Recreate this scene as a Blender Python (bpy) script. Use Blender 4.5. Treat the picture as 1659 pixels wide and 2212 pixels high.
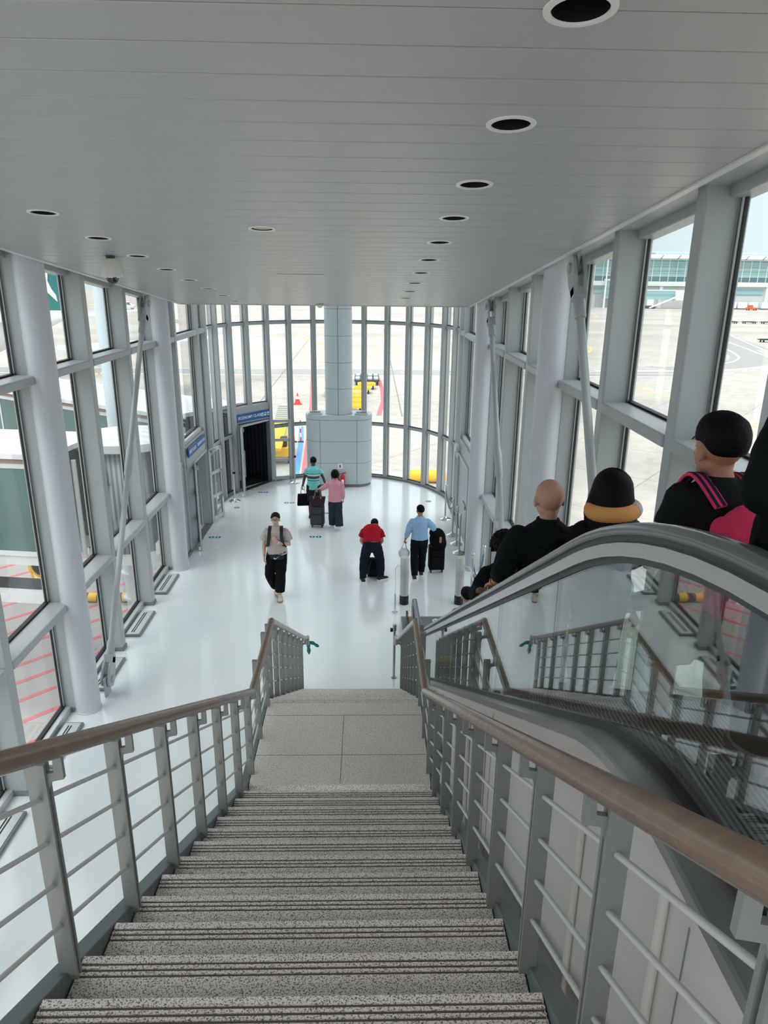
import bpy, bmesh, math, random
from math import sin, cos, radians, pi, sqrt, atan2, hypot
from mathutils import Vector, Matrix, Euler
for o in list(bpy.data.objects): bpy.data.objects.remove(o)
SC = bpy.context.scene
COL = SC.collection
random.seed(7)
# ------------------------------------------------------------------ camera
HC = 6.45
PIT, YAW, ROL = radians(18.1), radians(1.47), radians(0.64)
fw = Vector((sin(YAW)*cos(PIT), cos(YAW)*cos(PIT), -sin(PIT)))
r0 = Vector((cos(YAW), -sin(YAW), 0)); u0 = r0.cross(fw)
rr = r0*cos(ROL)+u0*sin(ROL); uu = -r0*sin(ROL)+u0*cos(ROL)
cam = bpy.data.cameras.new('camera'); camo = bpy.data.objects.new('camera', cam); COL.objects.link(camo)
cam.sensor_fit = 'HORIZONTAL'; cam.sensor_width = 36; cam.lens = 36*1531/1659; cam.clip_start = .05; cam.clip_end = 3000
camo.matrix_world = Matrix(((rr.x, uu.x, -fw.x, 0), (rr.y, uu.y, -fw.y, 0), (rr.z, uu.z, -fw.z, HC), (0, 0, 0, 1)))
SC.camera = camo
# ------------------------------------------------------------------ sky and daylight (overcast)
w = bpy.data.worlds.new('sky'); SC.world = w; w.use_nodes = True
nt = w.node_tree; nt.nodes.clear()
o_ = nt.nodes.new('ShaderNodeOutputWorld'); bg = nt.nodes.new('ShaderNodeBackground')
tc = nt.nodes.new('ShaderNodeTexCoord'); sx = nt.nodes.new('ShaderNodeSeparateXYZ'); cr = nt.nodes.new('ShaderNodeValToRGB')
nt.links.new(tc.outputs['Generated'], sx.inputs[0]); nt.links.new(sx.outputs['Z'], cr.inputs[0])
SKYK = 1.0
e = cr.color_ramp.elements
e[0].position = 0.0; e[0].color = (.34, .41, .43, 1)
e[1].position = 1.0; e[1].color = (1.0, 1.0, 1.0, 1)
for p, c in ((.02, (.35, .41, .43, 1)), (.12, (.36, .43, .46, 1)), (.35, (.62, .69, .73, 1))):
    q = e.new(p); q.color = c
nt.links.new(cr.outputs[0], bg.inputs[0]); bg.inputs[1].default_value = 2.5
nt.links.new(bg.outputs[0], o_.inputs[0])
sun = bpy.data.lights.new('sun', 'SUN'); sun.energy = 1.6; sun.angle = radians(50); sun.color = (1, .97, .92)
suno = bpy.data.objects.new('sun', sun); COL.objects.link(suno); suno.rotation_euler = Euler((radians(28), radians(-12), 0))
SC.view_settings.view_transform = 'Standard'; SC.view_settings.look = 'None'
SC.view_settings.gamma = 1; SC.view_settings.use_curve_mapping = False
SC.view_settings.exposure = 0.16
SC.cycles.max_bounces = 10; SC.cycles.transparent_max_bounces = 24; SC.cycles.diffuse_bounces = 5; SC.cycles.glossy_bounces = 4
SC.cycles.sample_clamp_indirect = 4; SC.cycles.caustics_reflective = False; SC.cycles.caustics_refractive = False
# ------------------------------------------------------------------ helpers
ORI = {}
def V(*a): return Vector(a)
def s2l(c): c /= 255; return c/12.92 if c <= .04045 else ((c+.055)/1.055)**2.4
def rgb(r, g, b): return (s2l(r), s2l(g), s2l(b), 1)
class MB:
    def __init__(s): s.v = []; s.f = []
    def add(s, vs, fs):
        n = len(s.v); s.v += [tuple(p) for p in vs]; s.f += [tuple(i+n for i in f) for f in fs]; return s
    def box(s, x0, x1, y0, y1, z0, z1):
        return s.add([(x0,y0,z0),(x1,y0,z0),(x1,y1,z0),(x0,y1,z0),(x0,y0,z1),(x1,y0,z1),(x1,y1,z1),(x0,y1,z1)],
                     [(0,3,2,1),(4,5,6,7),(0,1,5,4),(1,2,6,5),(2,3,7,6),(3,0,4,7)])
    def obox(s, c, ax, ay, az):   # centre and three half-axis vectors
        c, ax, ay, az = Vector(c), Vector(ax), Vector(ay), Vector(az)
        P = [c+ax*i+ay*j+az*k for k in (-1,1) for i, j in ((-1,-1),(1,-1),(1,1),(-1,1))]
        f = [(0,3,2,1),(4,5,6,7),(0,1,5,4),(1,2,6,5),(2,3,7,6),(3,0,4,7)]
        if ax.cross(ay).dot(az) < 0: f = [tuple(reversed(q)) for q in f]
        return s.add(P, f)
    def bar(s, a, b, wx, wy, up=(0,0,1)):  # rectangular bar a->b
        a, b = Vector(a), Vector(b); d = (b-a); L = d.length/2; d.normalize(); up = Vector(up)
        x = d.cross(up)
        if x.length < 1e-4: x = d.cross(Vector((0,1,0)))
        x.normalize(); y = x.cross(d)
        return s.obox((a+b)/2, x*wx/2, d*L, y*wy/2)
    def tube(s, pts, r, n=10, closed=False, caps=True, sq=None):
        pts = [Vector(p) for p in pts]; m = len(pts)
        rs = r if isinstance(r, (list, tuple)) else [r]*m
        T = []
        for i in range(m):
            if closed: d = pts[(i+1) % m]-pts[i-1]
            else: d = (pts[min(i+1, m-1)]-pts[max(i-1, 0)])
            T.append(d.normalized())
        a = Vector((0,0,1)) if abs(T[0].z) < .9 else Vector((0,1,0))
        x = T[0].cross(a).normalized(); vs = []; k = 1.0
        for i in range(m):
            x = (x - T[i]*x.dot(T[i])).normalized(); y = T[i].cross(x)
            if not closed and 0 < i < m-1:
                c = (pts[i]-pts[i-1]).normalized().dot(T[i]); k = 1/max(c, .5)
            for j in range(n):
                t = 2*pi*j/n
                vs.append(pts[i]+(x*cos(t)+y*sin(t))*rs[i])
        fs = []
        for i in range(m if closed else m-1):
            for j in range(n):
                a0 = i*n+j; a1 = i*n+(j+1) % n; b0 = ((i+1) % m)*n+j; b1 = ((i+1) % m)*n+(j+1) % n
                fs.append((a0, a1, b1, b0))
        if caps and not closed:
            fs.append(tuple(reversed(range(n)))); fs.append(tuple(range((m-1)*n, m*n)))
        return s.add(vs, fs)
    def cyl(s, a, b, r, n=16, r2=None): return s.tube([a, b], [r, r if r2 is None else r2], n)
    def lathe(s, prof, c=(0,0,0), n=24, axis=(0,0,1)):   # prof (r,z) bottom to top
        ax = Vector(axis).normalized(); t = Vector((1,0,0)) if abs(ax.x) < .9 else Vector((0,1,0))
        x = (t-ax*t.dot(ax)).normalized(); y = ax.cross(x); c = Vector(c); vs = []; fs = []
        for r, z in prof:
            for j in range(n):
                a = 2*pi*j/n; vs.append(c+ax*z+(x*cos(a)+y*sin(a))*max(r, 1e-4))
        for i in range(len(prof)-1):
            for j in range(n): fs.append((i*n+j, i*n+(j+1) % n, (i+1)*n+(j+1) % n, (i+1)*n+j))
        fs.append(tuple(reversed(range(n)))); fs.append(tuple(range((len(prof)-1)*n, len(prof)*n)))
        return s.add(vs, fs)
    def prism(s, poly, a, b, axis='X'):   # poly of 2d points; axis X: (y,z), Y: (x,z), Z: (x,y)
        def P(p, t): return {'X': (t, p[0], p[1]), 'Y': (p[0], t, p[1]), 'Z': (p[0], p[1], t)}[axis]
        n = len(poly); ar = sum(poly[i-1][0]*poly[i][1]-poly[i][0]*poly[i-1][1] for i in range(n))
        if (ar < 0) != (axis == 'Y'): poly = poly[::-1]
        vs = [P(p, a) for p in poly]+[P(p, b) for p in poly]
        fs = [tuple(reversed(range(n))), tuple(range(n, 2*n))]+[(i, (i+1) % n, n+(i+1) % n, n+i) for i in range(n)]
        return s.add(vs, fs)
    def sweep(s, path, prof, X0):  # path of (y,z); prof of (x offset, normal offset)
        m = len(path); n = len(prof); vs = []; fs = []
        for i in range(m):
            a = path[max(i-1, 0)]; b = path[min(i+1, m-1)]
            ty, tz = b[0]-a[0], b[1]-a[1]; L = hypot(ty, tz); ny, nz = -tz/L, ty/L
            for px, pn in prof: vs.append((X0+px, path[i][0]+ny*pn, path[i][1]+nz*pn))
        for i in range(m-1):
            for j in range(n): fs.append((i*n+j, i*n+(j+1) % n, (i+1)*n+(j+1) % n, (i+1)*n+j))
        fs.append(tuple(reversed(range(n)))); fs.append(tuple(range((m-1)*n, m*n)))
        return s.add(vs, fs)
    def sphere(s, c, rx, ry=None, rz=None, nu=14, nv=9):
        ry = rx if ry is None else ry; rz = rx if rz is None else rz; vs = [(c[0], c[1], c[2]-rz)]; fs = []
        for i in range(1, nv):
            p = -pi/2+pi*i/nv
            for j in range(nu):
                t = 2*pi*j/nu; vs.append((c[0]+rx*cos(p)*cos(t), c[1]+ry*cos(p)*sin(t), c[2]+rz*sin(p)))
        vs.append((c[0], c[1], c[2]+rz)); top = len(vs)-1
        for j in range(nu): fs.append((0, 1+(j+1) % nu, 1+j)); fs.append((top, top-nu+j, top-nu+(j+1) % nu))
        for i in range(nv-2):
            for j in range(nu): fs.append((1+i*nu+j, 1+i*nu+(j+1) % nu, 1+(i+1)*nu+(j+1) % nu, 1+(i+1)*nu+j))
        return s.add(vs, fs)
    def build(s, name, mat, parent=None, bevel=0, smooth=None, local=False, seg=2):
        vs = s.v
        org = V(0, 0, 0)
        if parent is not None:
            if not local: org = ORI.get(parent.name, V(0, 0, 0))
        elif vs and not local:
            xs = [p[0] for p in vs]; ys = [p[1] for p in vs]; zs = [p[2] for p in vs]
            org = V((min(xs)+max(xs))/2, (min(ys)+max(ys))/2, min(zs))
        me = bpy.data.meshes.new(name); me.from_pydata([(p[0]-org.x, p[1]-org.y, p[2]-org.z) for p in vs], [], s.f); me.update()
        ob = bpy.data.objects.new(name, me); COL.objects.link(ob)
        if parent is not None: ob.parent = parent; ORI[ob.name] = ORI.get(parent.name, V(0,0,0)).copy() if not local else V(0,0,0)
        else: ob.location = org; ORI[ob.name] = org.copy()
        if mat is not None: me.materials.append(mat)
        if bevel:
            b = ob.modifiers.new('bevel', 'BEVEL'); b.width = bevel; b.segments = seg; b.limit_method = 'ANGLE'; b.angle_limit = radians(40)
        if smooth:
            for p in me.polygons: p.use_smooth = True
            me.set_sharp_from_angle(angle=radians(smooth if smooth is not True else 180))
        return ob
def thing(name, loc, label=None, cat=None, group=None, rz=0, kind=None):
    o = bpy.data.objects.new(name, None); COL.objects.link(o); o.location = loc; o.rotation_euler = (0, 0, rz)
    o.empty_display_size = .1; ORI[o.name] = Vector(loc); tag(o, label, cat, group, kind); return o
def tag(o, label=None, cat=None, group=None, kind=None):
    if label: o['label'] = label
    if cat: o['category'] = cat
    if group: o['group'] = group
    if kind: o['kind'] = kind
    return o
def dup(root, loc, label=None, rz=None, group=None):
    r = root.copy(); COL.objects.link(r); r.location = loc
    if label: r['label'] = label
    if rz is not None: r.rotation_euler = (0, 0, rz)
    def rec(a, b):
        for ch in list(a.children):
            c = ch.copy(); COL.objects.link(c); c.parent = b; rec(ch, c)
    rec(root, r); return r
def rest(o):   # name a structure
    o['kind'] = 'structure'; return o
# ------------------------------------------------------------------ materials
MT = {}
def mat(name, col, rough=.5, metal=0, bump=0, bscale=40, spec=.5, coat=0, var=0, vscale=3, emit=0, alpha=1, aniso=0):
    if name in MT: return MT[name]
    m = bpy.data.materials.new(name); m.use_nodes = True; t = m.node_tree; b = t.nodes['Principled BSDF']
    b.inputs['Base Color'].default_value = col; b.inputs['Roughness'].default_value = rough; b.inputs['Metallic'].default_value = metal
    b.inputs['Specular IOR Level'].default_value = spec; b.inputs['Coat Weight'].default_value = coat; b.inputs['Coat Roughness'].default_value = .08
    if emit: b.inputs['Emission Color'].default_value = col; b.inputs['Emission Strength'].default_value = emit
    co = t.nodes.new('ShaderNodeTexCoord')
    if bump:
        n = t.nodes.new('ShaderNodeTexNoise'); n.inputs['Scale'].default_value = bscale; n.inputs['Detail'].default_value = 4
        bb = t.nodes.new('ShaderNodeBump'); bb.inputs['Strength'].default_value = bump; bb.inputs['Distance'].default_value = .01
        t.links.new(co.outputs['Object'], n.inputs['Vector']); t.links.new(n.outputs['Fac'], bb.inputs['Height']); t.links.new(bb.outputs[0], b.inputs['Normal'])
    if var:
        n = t.nodes.new('ShaderNodeTexNoise'); n.inputs['Scale'].default_value = vscale; n.inputs['Detail'].default_value = 6
        mx = t.nodes.new('ShaderNodeMix'); mx.data_type = 'RGBA'
        mx.inputs['A'].default_value = tuple(min(1, c*(1-var)) for c in col[:3])+(1,); mx.inputs['B'].default_value = tuple(min(1, c*(1+var)) for c in col[:3])+(1,)
        t.links.new(co.outputs['Object'], n.inputs['Vector']); t.links.new(n.outputs['Fac'], mx.inputs['Factor']); t.links.new(mx.outputs['Result'], b.inputs['Base Color'])
    MT[name] = m; return m
def glass(name, tint, f0=.04, gl=(1,1,1,1)):
    m = bpy.data.materials.new(name); m.use_nodes = True; t = m.node_tree; t.nodes.clear(); N = t.nodes.new; L = t.links.new
    o = N('ShaderNodeOutputMaterial'); mx = N('ShaderNodeMixShader'); tr = N('ShaderNodeBsdfTransparent'); g = N('ShaderNodeBsdfGlossy')
    tr.inputs[0].default_value = tint; g.inputs[0].default_value = gl; g.inputs['Roughness'].default_value = .0
    lw = N('ShaderNodeLayerWeight'); lw.inputs[0].default_value = .5; p = N('ShaderNodeMath'); p.operation = 'POWER'; p.inputs[1].default_value = 5
    a = N('ShaderNodeMath'); a.operation = 'MULTIPLY_ADD'; a.inputs[1].default_value = 1-f0; a.inputs[2].default_value = f0
    L(lw.outputs['Facing'], p.inputs[0]); L(p.outputs[0], a.inputs[0]); L(a.outputs[0], mx.inputs[0]); L(tr.outputs[0], mx.inputs[1]); L(g.outputs[0], mx.inputs[2]); L(mx.outputs[0], o.inputs[0])
    MT[name] = m; return m
def granite():
    m = bpy.data.materials.new('granite'); m.use_nodes = True; t = m.node_tree; b = t.nodes['Principled BSDF']; N = t.nodes.new; L = t.links.new
    co = N('ShaderNodeTexCoord'); v = N('ShaderNodeTexNoise'); v.inputs['Scale'].default_value = 170; v.inputs['Detail'].default_value = 2; v.inputs['Roughness'].default_value = .6
    r = N('ShaderNodeValToRGB'); el = r.color_ramp.elements
    el[0].position = .36; el[0].color = rgb(112, 109, 108); el[1].position = .48; el[1].color = rgb(240, 232, 227)
    q = el.new(.43); q.color = rgb(176, 170, 167); q = el.new(.64); q.color = rgb(252, 246, 242)
    n2 = N('ShaderNodeTexNoise'); n2.inputs['Scale'].default_value = 1.6; mx = N('ShaderNodeMix'); mx.data_type = 'RGBA'; mx.blend_type = 'MULTIPLY'; mx.inputs['Factor'].default_value = 1
    r2 = N('ShaderNodeValToRGB'); r2.color_ramp.elements[0].color = (.82, .79, .76, 1); r2.color_ramp.elements[1].color = (1, 1, 1, 1)
    L(co.outputs['Object'], v.inputs['Vector']); L(co.outputs['Object'], n2.inputs['Vector']); L(v.outputs['Fac'], r.inputs[0]); L(n2.outputs['Fac'], r2.inputs[0])
    L(r.outputs[0], mx.inputs['A']); L(r2.outputs[0], mx.inputs['B']); L(mx.outputs['Result'], b.inputs['Base Color'])
    b.inputs['Roughness'].default_value = .5; b.inputs['Specular IOR Level'].default_value = .3
    MT['granite'] = m; return m
def stripes(name, c1, c2, axis, period, duty=.5, rough=.4, metal=0, bump=.5):
    m = bpy.data.materials.new(name); m.use_nodes = True; t = m.node_tree; b = t.nodes['Principled BSDF']; N = t.nodes.new; L = t.links.new
    co = N('ShaderNodeTexCoord'); s = N('ShaderNodeSeparateXYZ'); a = N('ShaderNodeMath'); a.operation = 'DIVIDE'; a.inputs[1].default_value = period
    f = N('ShaderNodeMath'); f.operation = 'FRACT'; g = N('ShaderNodeMath'); g.operation = 'LESS_THAN'; g.inputs[1].default_value = duty
    mx = N('ShaderNodeMix'); mx.data_type = 'RGBA'; mx.inputs['A'].default_value = c1; mx.inputs['B'].default_value = c2
    L(co.outputs['Object'], s.inputs[0]); L(s.outputs['XYZ'.index(axis)], a.inputs[0]); L(a.outputs[0], f.inputs[0]); L(f.outputs[0], g.inputs[0]); L(g.outputs[0], mx.inputs['Factor']); L(mx.outputs['Result'], b.inputs['Base Color'])
    if bump:
        bb = N('ShaderNodeBump'); bb.inputs['Strength'].default_value = bump; bb.inputs['Distance'].default_value = .004; L(g.outputs[0], bb.inputs['Height']); L(bb.outputs[0], b.inputs['Normal'])
    b.inputs['Roughness'].default_value = rough; b.inputs['Metallic'].default_value = metal; MT[name] = m; return m
def floor_mat():
    m = mat('floor_paint', rgb(232, 238, 240), .2, spec=.75, var=.04, vscale=.9)
    t = m.node_tree; b = t.nodes['Principled BSDF']; n = t.nodes.new('ShaderNodeTexNoise'); n.inputs['Scale'].default_value = .7; n.inputs['Detail'].default_value = 5
    r = t.nodes.new('ShaderNodeMapRange'); r.inputs['To Min'].default_value = .07; r.inputs['To Max'].default_value = .24
    co = t.nodes.new('ShaderNodeTexCoord'); t.links.new(co.outputs['Object'], n.inputs['Vector']); t.links.new(n.outputs['Fac'], r.inputs['Value']); t.links.new(r.outputs[0], b.inputs['Roughness'])
    return m
def apron_mat():
    m = bpy.data.materials.new('apron_concrete'); m.use_nodes = True; t = m.node_tree; b = t.nodes['Principled BSDF']; N = t.nodes.new; L = t.links.new
    co = N('ShaderNodeTexCoord'); n = N('ShaderNodeTexNoise'); n.inputs['Scale'].default_value = .035; n.inputs['Detail'].default_value = 8
    mp = N('ShaderNodeMapping'); mp.inputs['Scale'].default_value = (.5, 1.6, 1); r = N('ShaderNodeValToRGB')
    r.color_ramp.elements[0].position = .35; r.color_ramp.elements[0].color = rgb(172, 168, 163); r.color_ramp.elements[1].position = .65; r.color_ramp.elements[1].color = rgb(194, 188, 180)
    br = N('ShaderNodeTexBrick'); br.inputs['Scale'].default_value = 1; br.inputs['Brick Width'].default_value = 7.5; br.inputs['Row Height'].default_value = 7.5; br.inputs['Mortar Size'].default_value = .035; br.offset = 0
    br.inputs['Color1'].default_value = (1,1,1,1); br.inputs['Color2'].default_value = (.94,.94,.94,1); br.inputs['Mortar'].default_value = (.62,.62,.62,1)
    rot = N('ShaderNodeMapping'); rot.inputs['Rotation'].default_value = (0, 0, radians(38))
    mx = N('ShaderNodeMix'); mx.data_type = 'RGBA'; mx.blend_type = 'MULTIPLY'; mx.inputs['Factor'].default_value = 1
    n3 = N('ShaderNodeTexNoise'); n3.inputs['Scale'].default_value = .9; n3.inputs['Detail'].default_value = 9; n3.inputs['Roughness'].default_value = .7
    r3 = N('ShaderNodeValToRGB'); r3.color_ramp.elements[0].position = .35; r3.color_ramp.elements[0].color = (.72,.71,.70,1); r3.color_ramp.elements[1].position = .6; r3.color_ramp.elements[1].color = (1,1,1,1)
    m2 = N('ShaderNodeMix'); m2.data_type = 'RGBA'; m2.blend_type = 'MULTIPLY'; m2.inputs['Factor'].default_value = .6
    L(co.outputs['Object'], mp.inputs[0]); L(mp.outputs[0], n.inputs['Vector']); L(n.outputs['Fac'], r.inputs[0]); L(co.outputs['Object'], rot.inputs[0]); L(rot.outputs[0], br.inputs['Vector'])
    L(co.outputs['Object'], n3.inputs['Vector']); L(n3.outputs['Fac'], r3.inputs[0])
    L(r.outputs[0], mx.inputs['A']); L(br.outputs['Color'], mx.inputs['B']); L(mx.outputs['Result'], m2.inputs['A']); L(r3.outputs[0], m2.inputs['B']); L(m2.outputs['Result'], b.inputs['Base Color'])
    b.inputs['Roughness'].default_value = .9; b.inputs['Specular IOR Level'].default_value = .1; return m
WHITE = mat('white_steel', rgb(168, 172, 174), .38, bump=.04, bscale=60)
COLW = mat('white_column_paint', rgb(196, 198, 205), .35)
CEIL = mat('ceiling_panel', rgb(172, 174, 174), .26, spec=.8, bump=.25, bscale=500)
CEILBK = mat('ceiling_gap', rgb(60, 62, 62), .8)
TRIM = mat('ceiling_trim', rgb(208, 209, 209), .4)
ALU = mat('alu_frame', rgb(190, 194, 194), .35, .3)
GASK = mat('black_gasket', rgb(22, 23, 24), .6)
BASEB = mat('grey_baseboard', rgb(120, 126, 126), .45)
PANEL = mat('panel_grey', rgb(186, 196, 200), .3, var=.02)
JOINT = mat('panel_joint', rgb(130, 137, 139), .6)
RAILP = mat('railing_paint', rgb(142, 144, 141), .42, .1)
BARP = mat('rail_bar_paint', rgb(206, 208, 208), .35)
STRG = mat('stringer_paint', rgb(112, 122, 124), .45, .1)
WOOD = mat('handrail_wood', rgb(126, 102, 85), .22, spec=.8, bump=.15, bscale=30, var=.25, vscale=14)
STEEL = mat('brushed_steel', rgb(170, 170, 168), .3, .85, bump=.03, bscale=200)
CHROME = mat('polished_steel', rgb(215, 215, 215), .1, 1)
RUBBER = mat('black_rubber', rgb(26, 27, 28), .3)
HRUB = mat('grey_handrail_rubber', rgb(98, 101, 102), .16, spec=.7)
CLAD = mat('escalator_cladding', rgb(214, 209, 205), .5)
BLACK = mat('black_paint', rgb(14, 14, 15), .5)
DKGREY = mat('dark_grey_metal', rgb(58, 61, 63), .5)
BLUE = mat('sign_blue', rgb(30, 92, 160), .4)
SIGNW = mat('sign_white', rgb(235, 238, 240), .4)
GRAN = granite(); FLOOR = floor_mat(); APRON = apron_mat()
GL = glass('window_glass', (.95, .965, .955, 1), .03)
GLE = glass('escalator_glass', (.82, .87, .86, 1), .13)
# ------------------------------------------------------------------ room shell
CX, RC, RR = -.91, 20.35, 3.45
def cz(y): return 7.66-.1078*y
def arc(R, a0=-90, a1=90, n=36): return [(CX+R*sin(radians(a0+(a1-a0)*i/n)), RC+R*cos(radians(a0+(a1-a0)*i/n))) for i in range(n+1)]
m = MB(); m.prism([(-4.78, .25), (2.96, .25), (2.96, 16.0), (CX+3.62, 16.0)]+arc(3.62)[::-1]+[(CX-3.62, 16.0), (-4.78, 16.0)], -.35, 0, 'Z')
rest(m.build('floor', FLOOR))
m = MB(); m.box(-4.78, 2.96, -2.5, .22, 4.73, 5.075); rest(m.build('floor_upper', GRAN))
# ceiling: sloping perforated metal planks
k = sqrt(1+.1078**2); m = MB(); bk = MB(); sl = Vector((0, 1, -.1078)).normalized(); nn = Vector((0, .1078, 1)).normalized()
y = 16.12; PL = .308
while y > -1.2:
    yc = y-PL/2; m.obox((CX-.0, yc, cz(yc)+.02), (3.13, 0, 0), sl*(PL/2*k-.005), nn*.02); y -= PL
ceil_o = rest(m.build('ceiling', CEIL, bevel=.004, seg=1))
bk.obox((CX, 7.5, cz(7.5)+.10), (3.12, 0, 0), sl*8.55, nn*.055); backing = bk.build('backing', CEILBK, ceil_o)
LR = [(.735, y) for y in (2.86, 4.07, 5.33, 6.49, 7.73, 8.99, 10.25, 11.52, 12.84, 14.19)]
LL = [(-2.72, y) for y in (6.49, 7.73, 8.97, 10.2, 11.45, 12.74, 14.02, 15.3)]
cut = MB()
for x, yy in LR+LL+[(-.98, 7.1)]: cut.lathe([(.103, -.1), (.103, .4)], (x, yy, cz(yy)), 28, nn)
cuto = cut.build('cutter', None)
for tgt in (ceil_o, backing):
    b = tgt.modifiers.new('holes', 'BOOLEAN'); b.object = cuto; b.operation = 'DIFFERENCE'; b.solver = 'EXACT'
    dg = bpy.context.evaluated_depsgraph_get(); me = bpy.data.meshes.new_from_object(tgt.evaluated_get(dg)); tgt.modifiers.clear(); tgt.data = me
bpy.data.objects.remove(cuto)
# ceiling edge trims and outer soffits
for nm, s in (('trim_left', -1), ('trim_right', 1)):
    x = CX+s*3.15; m = MB(); m.obox((x, 7.5, cz(7.5)+.03), (.03, 0, 0), sl*8.62, nn*.045); m.obox((x+s*.06, 7.5, cz(7.5)+.085), (.05, 0, 0), sl*8.62, nn*.05)
    rest(m.build(nm, TRIM, bevel=.004))
    m = MB(); xa, xb = CX+s*3.24, CX+s*3.88
    m.obox(((xa+xb)/2, 7.5, cz(7.5)+.24), (abs(xb-xa)/2, 0, 0), sl*8.7, nn*.1); m.obox((CX+s*3.78, 7.5, cz(7.5)+.11), (.09, 0, 0), sl*8.7, nn*.06)
    rest(m.build('ceiling_soffit', WHITE, bevel=.01))
m = MB(); m.box(CX-3.2, CX+3.2, 16.14, 16.2, cz(16.1)-.02, 8.7); rest(m.build('wall_fascia', TRIM))
m = MB(); m.prism([(-4.8, -2.5), (2.98, -2.5), (2.98, 16), (CX+3.75, 16)]+arc(3.8)[::-1]+[(CX-3.75, 16), (-4.8, 16)], 8.7, 8.95, 'Z'); rest(m.build('ceiling_roof', TRIM))
# straight window walls
TZ = (1.82, 5.14)
def bay(n, s, ya, yb, xin, xgl, ztop, door=False, zb=0):
    """one window bay between mullion centre lines ya, yb; s=-1 left wall, +1 right wall"""
    a, b = ya+.08, yb-.08; xi, xg = xin, xgl; x0, x1 = min(xg-.03*1, xg+.03), max(xg-.03, xg+.03)
    m = MB()
    for c, d in ((a, a+.05), (b-.05, b)): m.box(x0, x1, c, d, zb, ztop(c))
    win = rest(m.build('window_%d' % n, ALU))
    g = MB()
    for c, d in ((a+.05, a+.064), (b-.064, b-.05)): g.box(xg-.014, xg+.014, c, d, zb, ztop(c))
    for c, d in ((a+.02, a+.026), (b-.026, b-.02), (a, a+.004), (b-.004, b)): g.box(x0-.003, x1+.003, c, d, zb, ztop(c))
    zs = [zb+.12]+[t for t in TZ if t > zb]
    lv = list(zs)+[None]
    t = MB()
    for z in [q for q in TZ if q > zb]:
        t.box(min(xg, xi-s*.015), max(xg, xi-s*.015), a, b, z-.06, z+.06)
        g.box(x0-.003, x1+.003, a, b, z+.06, z+.068); g.box(x0-.003, x1+.003, a, b, z+.076, z+.084); g.box(x0-.006, x1+.006, a, b, z-.07, z-.06)
    t.build('transom', WHITE, win, bevel=.025, seg=3)
    sl_ = MB(); sl_.box(min(xg, xg-s*.12), max(xg, xg-s*.12), a, b, zb, zb+.1); sl_.build('sill', ALU, win, bevel=.008)
    g.box(x0-.003, x1+.003, a, b, zb+.1, zb+.108); g.box(x0-.003, x1+.003, a, b, zb+.116, zb+.124); g.build('gasket', GASK, win)
    for i in range(len(lv)-1):
        z0 = lv[i]+(.0 if i == 0 else .07); z1 = (lv[i+1]-.07) if lv[i+1] else None
        p = MB(); za, zb_ = (z1, z1) if z1 else (ztop(a), ztop(b))
        p.add([(xg-.006, a+.05, z0), (xg+.006, a+.05, z0), (xg+.006, b-.05, z0), (xg-.006, b-.05, z0), (xg-.006, a+.05, za), (xg+.006, a+.05, za), (xg+.006, b-.05, zb_), (xg-.006, b-.05, zb_)],
              [(0,3,2,1),(4,5,6,7),(0,1,5,4),(1,2,6,5),(2,3,7,6),(3,0,4,7)])
        p.build('pane', GL, win)
    return win
YM = [.24, 2.14, 4.04, 5.94, 7.84, 9.74, 11.64, 13.54, 15.44]
nw = 1
for s in (-1, 1):
    xin, xgl = CX+s*3.5, CX+s*3.80; zt = lambda y: cz(y)+.12
    for i, y in enumerate(YM):
        m = MB(); d = .06 if y in (4.04, 9.74, 15.44) else 0
        xi = CX+s*(3.5+d*1.2)
        m.box(min(xi, xgl+s*.06), max(xi, xgl+s*.06), y-.085, y+.085, 0 if y > .3 else 4.9, zt(y)+.1)
        tr = rest(m.build('trim_%d' % (nw*100+i), WHITE, bevel=.02, seg=3))
        q = MB(); q.box(min(xi-s*.012, xi+s*.3), max(xi-s*.012, xi+s*.3), y-.1, y+.1, 0, .07); q.build('baseboard', BASEB, tr)
        if i < len(YM)-1: bay(nw, s, y, YM[i+1], xin, xgl, zt); nw += 1
# narrower straight walls beside the rotunda, then the round glass wall
ZR = 8.7
def solid(y): return ZR
def addtrim(m, nm): return rest(m.build(nm, WHITE, bevel=.012, seg=2))
tn = 400
for s in (-1, 1):
    for y in (16.5, 18.68, 19.6):
        m = MB(); xa, xb = CX+s*3.4, CX+s*3.66; m.box(min(xa, xb), max(xa, xb), y-.07, y+.07, 0, ZR); addtrim(m, 'trim_%d' % tn); tn += 1
    # wall return between column and the narrower wall
    m = MB(); m.box(min(CX+s*3.42, CX+s*3.9), max(CX+s*3.42, CX+s*3.9), 15.66, 15.78, 0, ZR); m.box(min(CX+s*3.45, CX+s*3.6), max(CX+s*3.45, CX+s*3.6), 15.7, 16.5, 0, 2.2); addtrim(m, 'wall_return')
    bay(nw, s, 15.7, 16.5, CX+s*3.42, CX+s*3.58, solid, zb=2.2); nw += 1
    if s == -1:
        m = MB(); m.box(CX-3.62, CX-3.4, 16.5, 18.68, 2.1, 2.62); addtrim(m, 'wall_header'); bay(nw, s, 16.5, 18.68, CX-3.42, CX-3.58, solid, zb=2.62); nw += 1
    else:
        m = MB(); m.box(CX+3.4, CX+3.62, 16.5, 18.68, 2.1, 2.45); addtrim(m, 'wall_header'); bay(nw, s, 16.5, 18.68, CX+3.42, CX+3.58, solid, zb=2.45); nw += 1
    bay(nw, s, 18.68, 19.6, CX+s*3.42, CX+s*3.58, solid); nw += 1
def P(R, a, z): return Vector((CX+R*sin(radians(a)), RC+R*cos(radians(a)), z))
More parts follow.
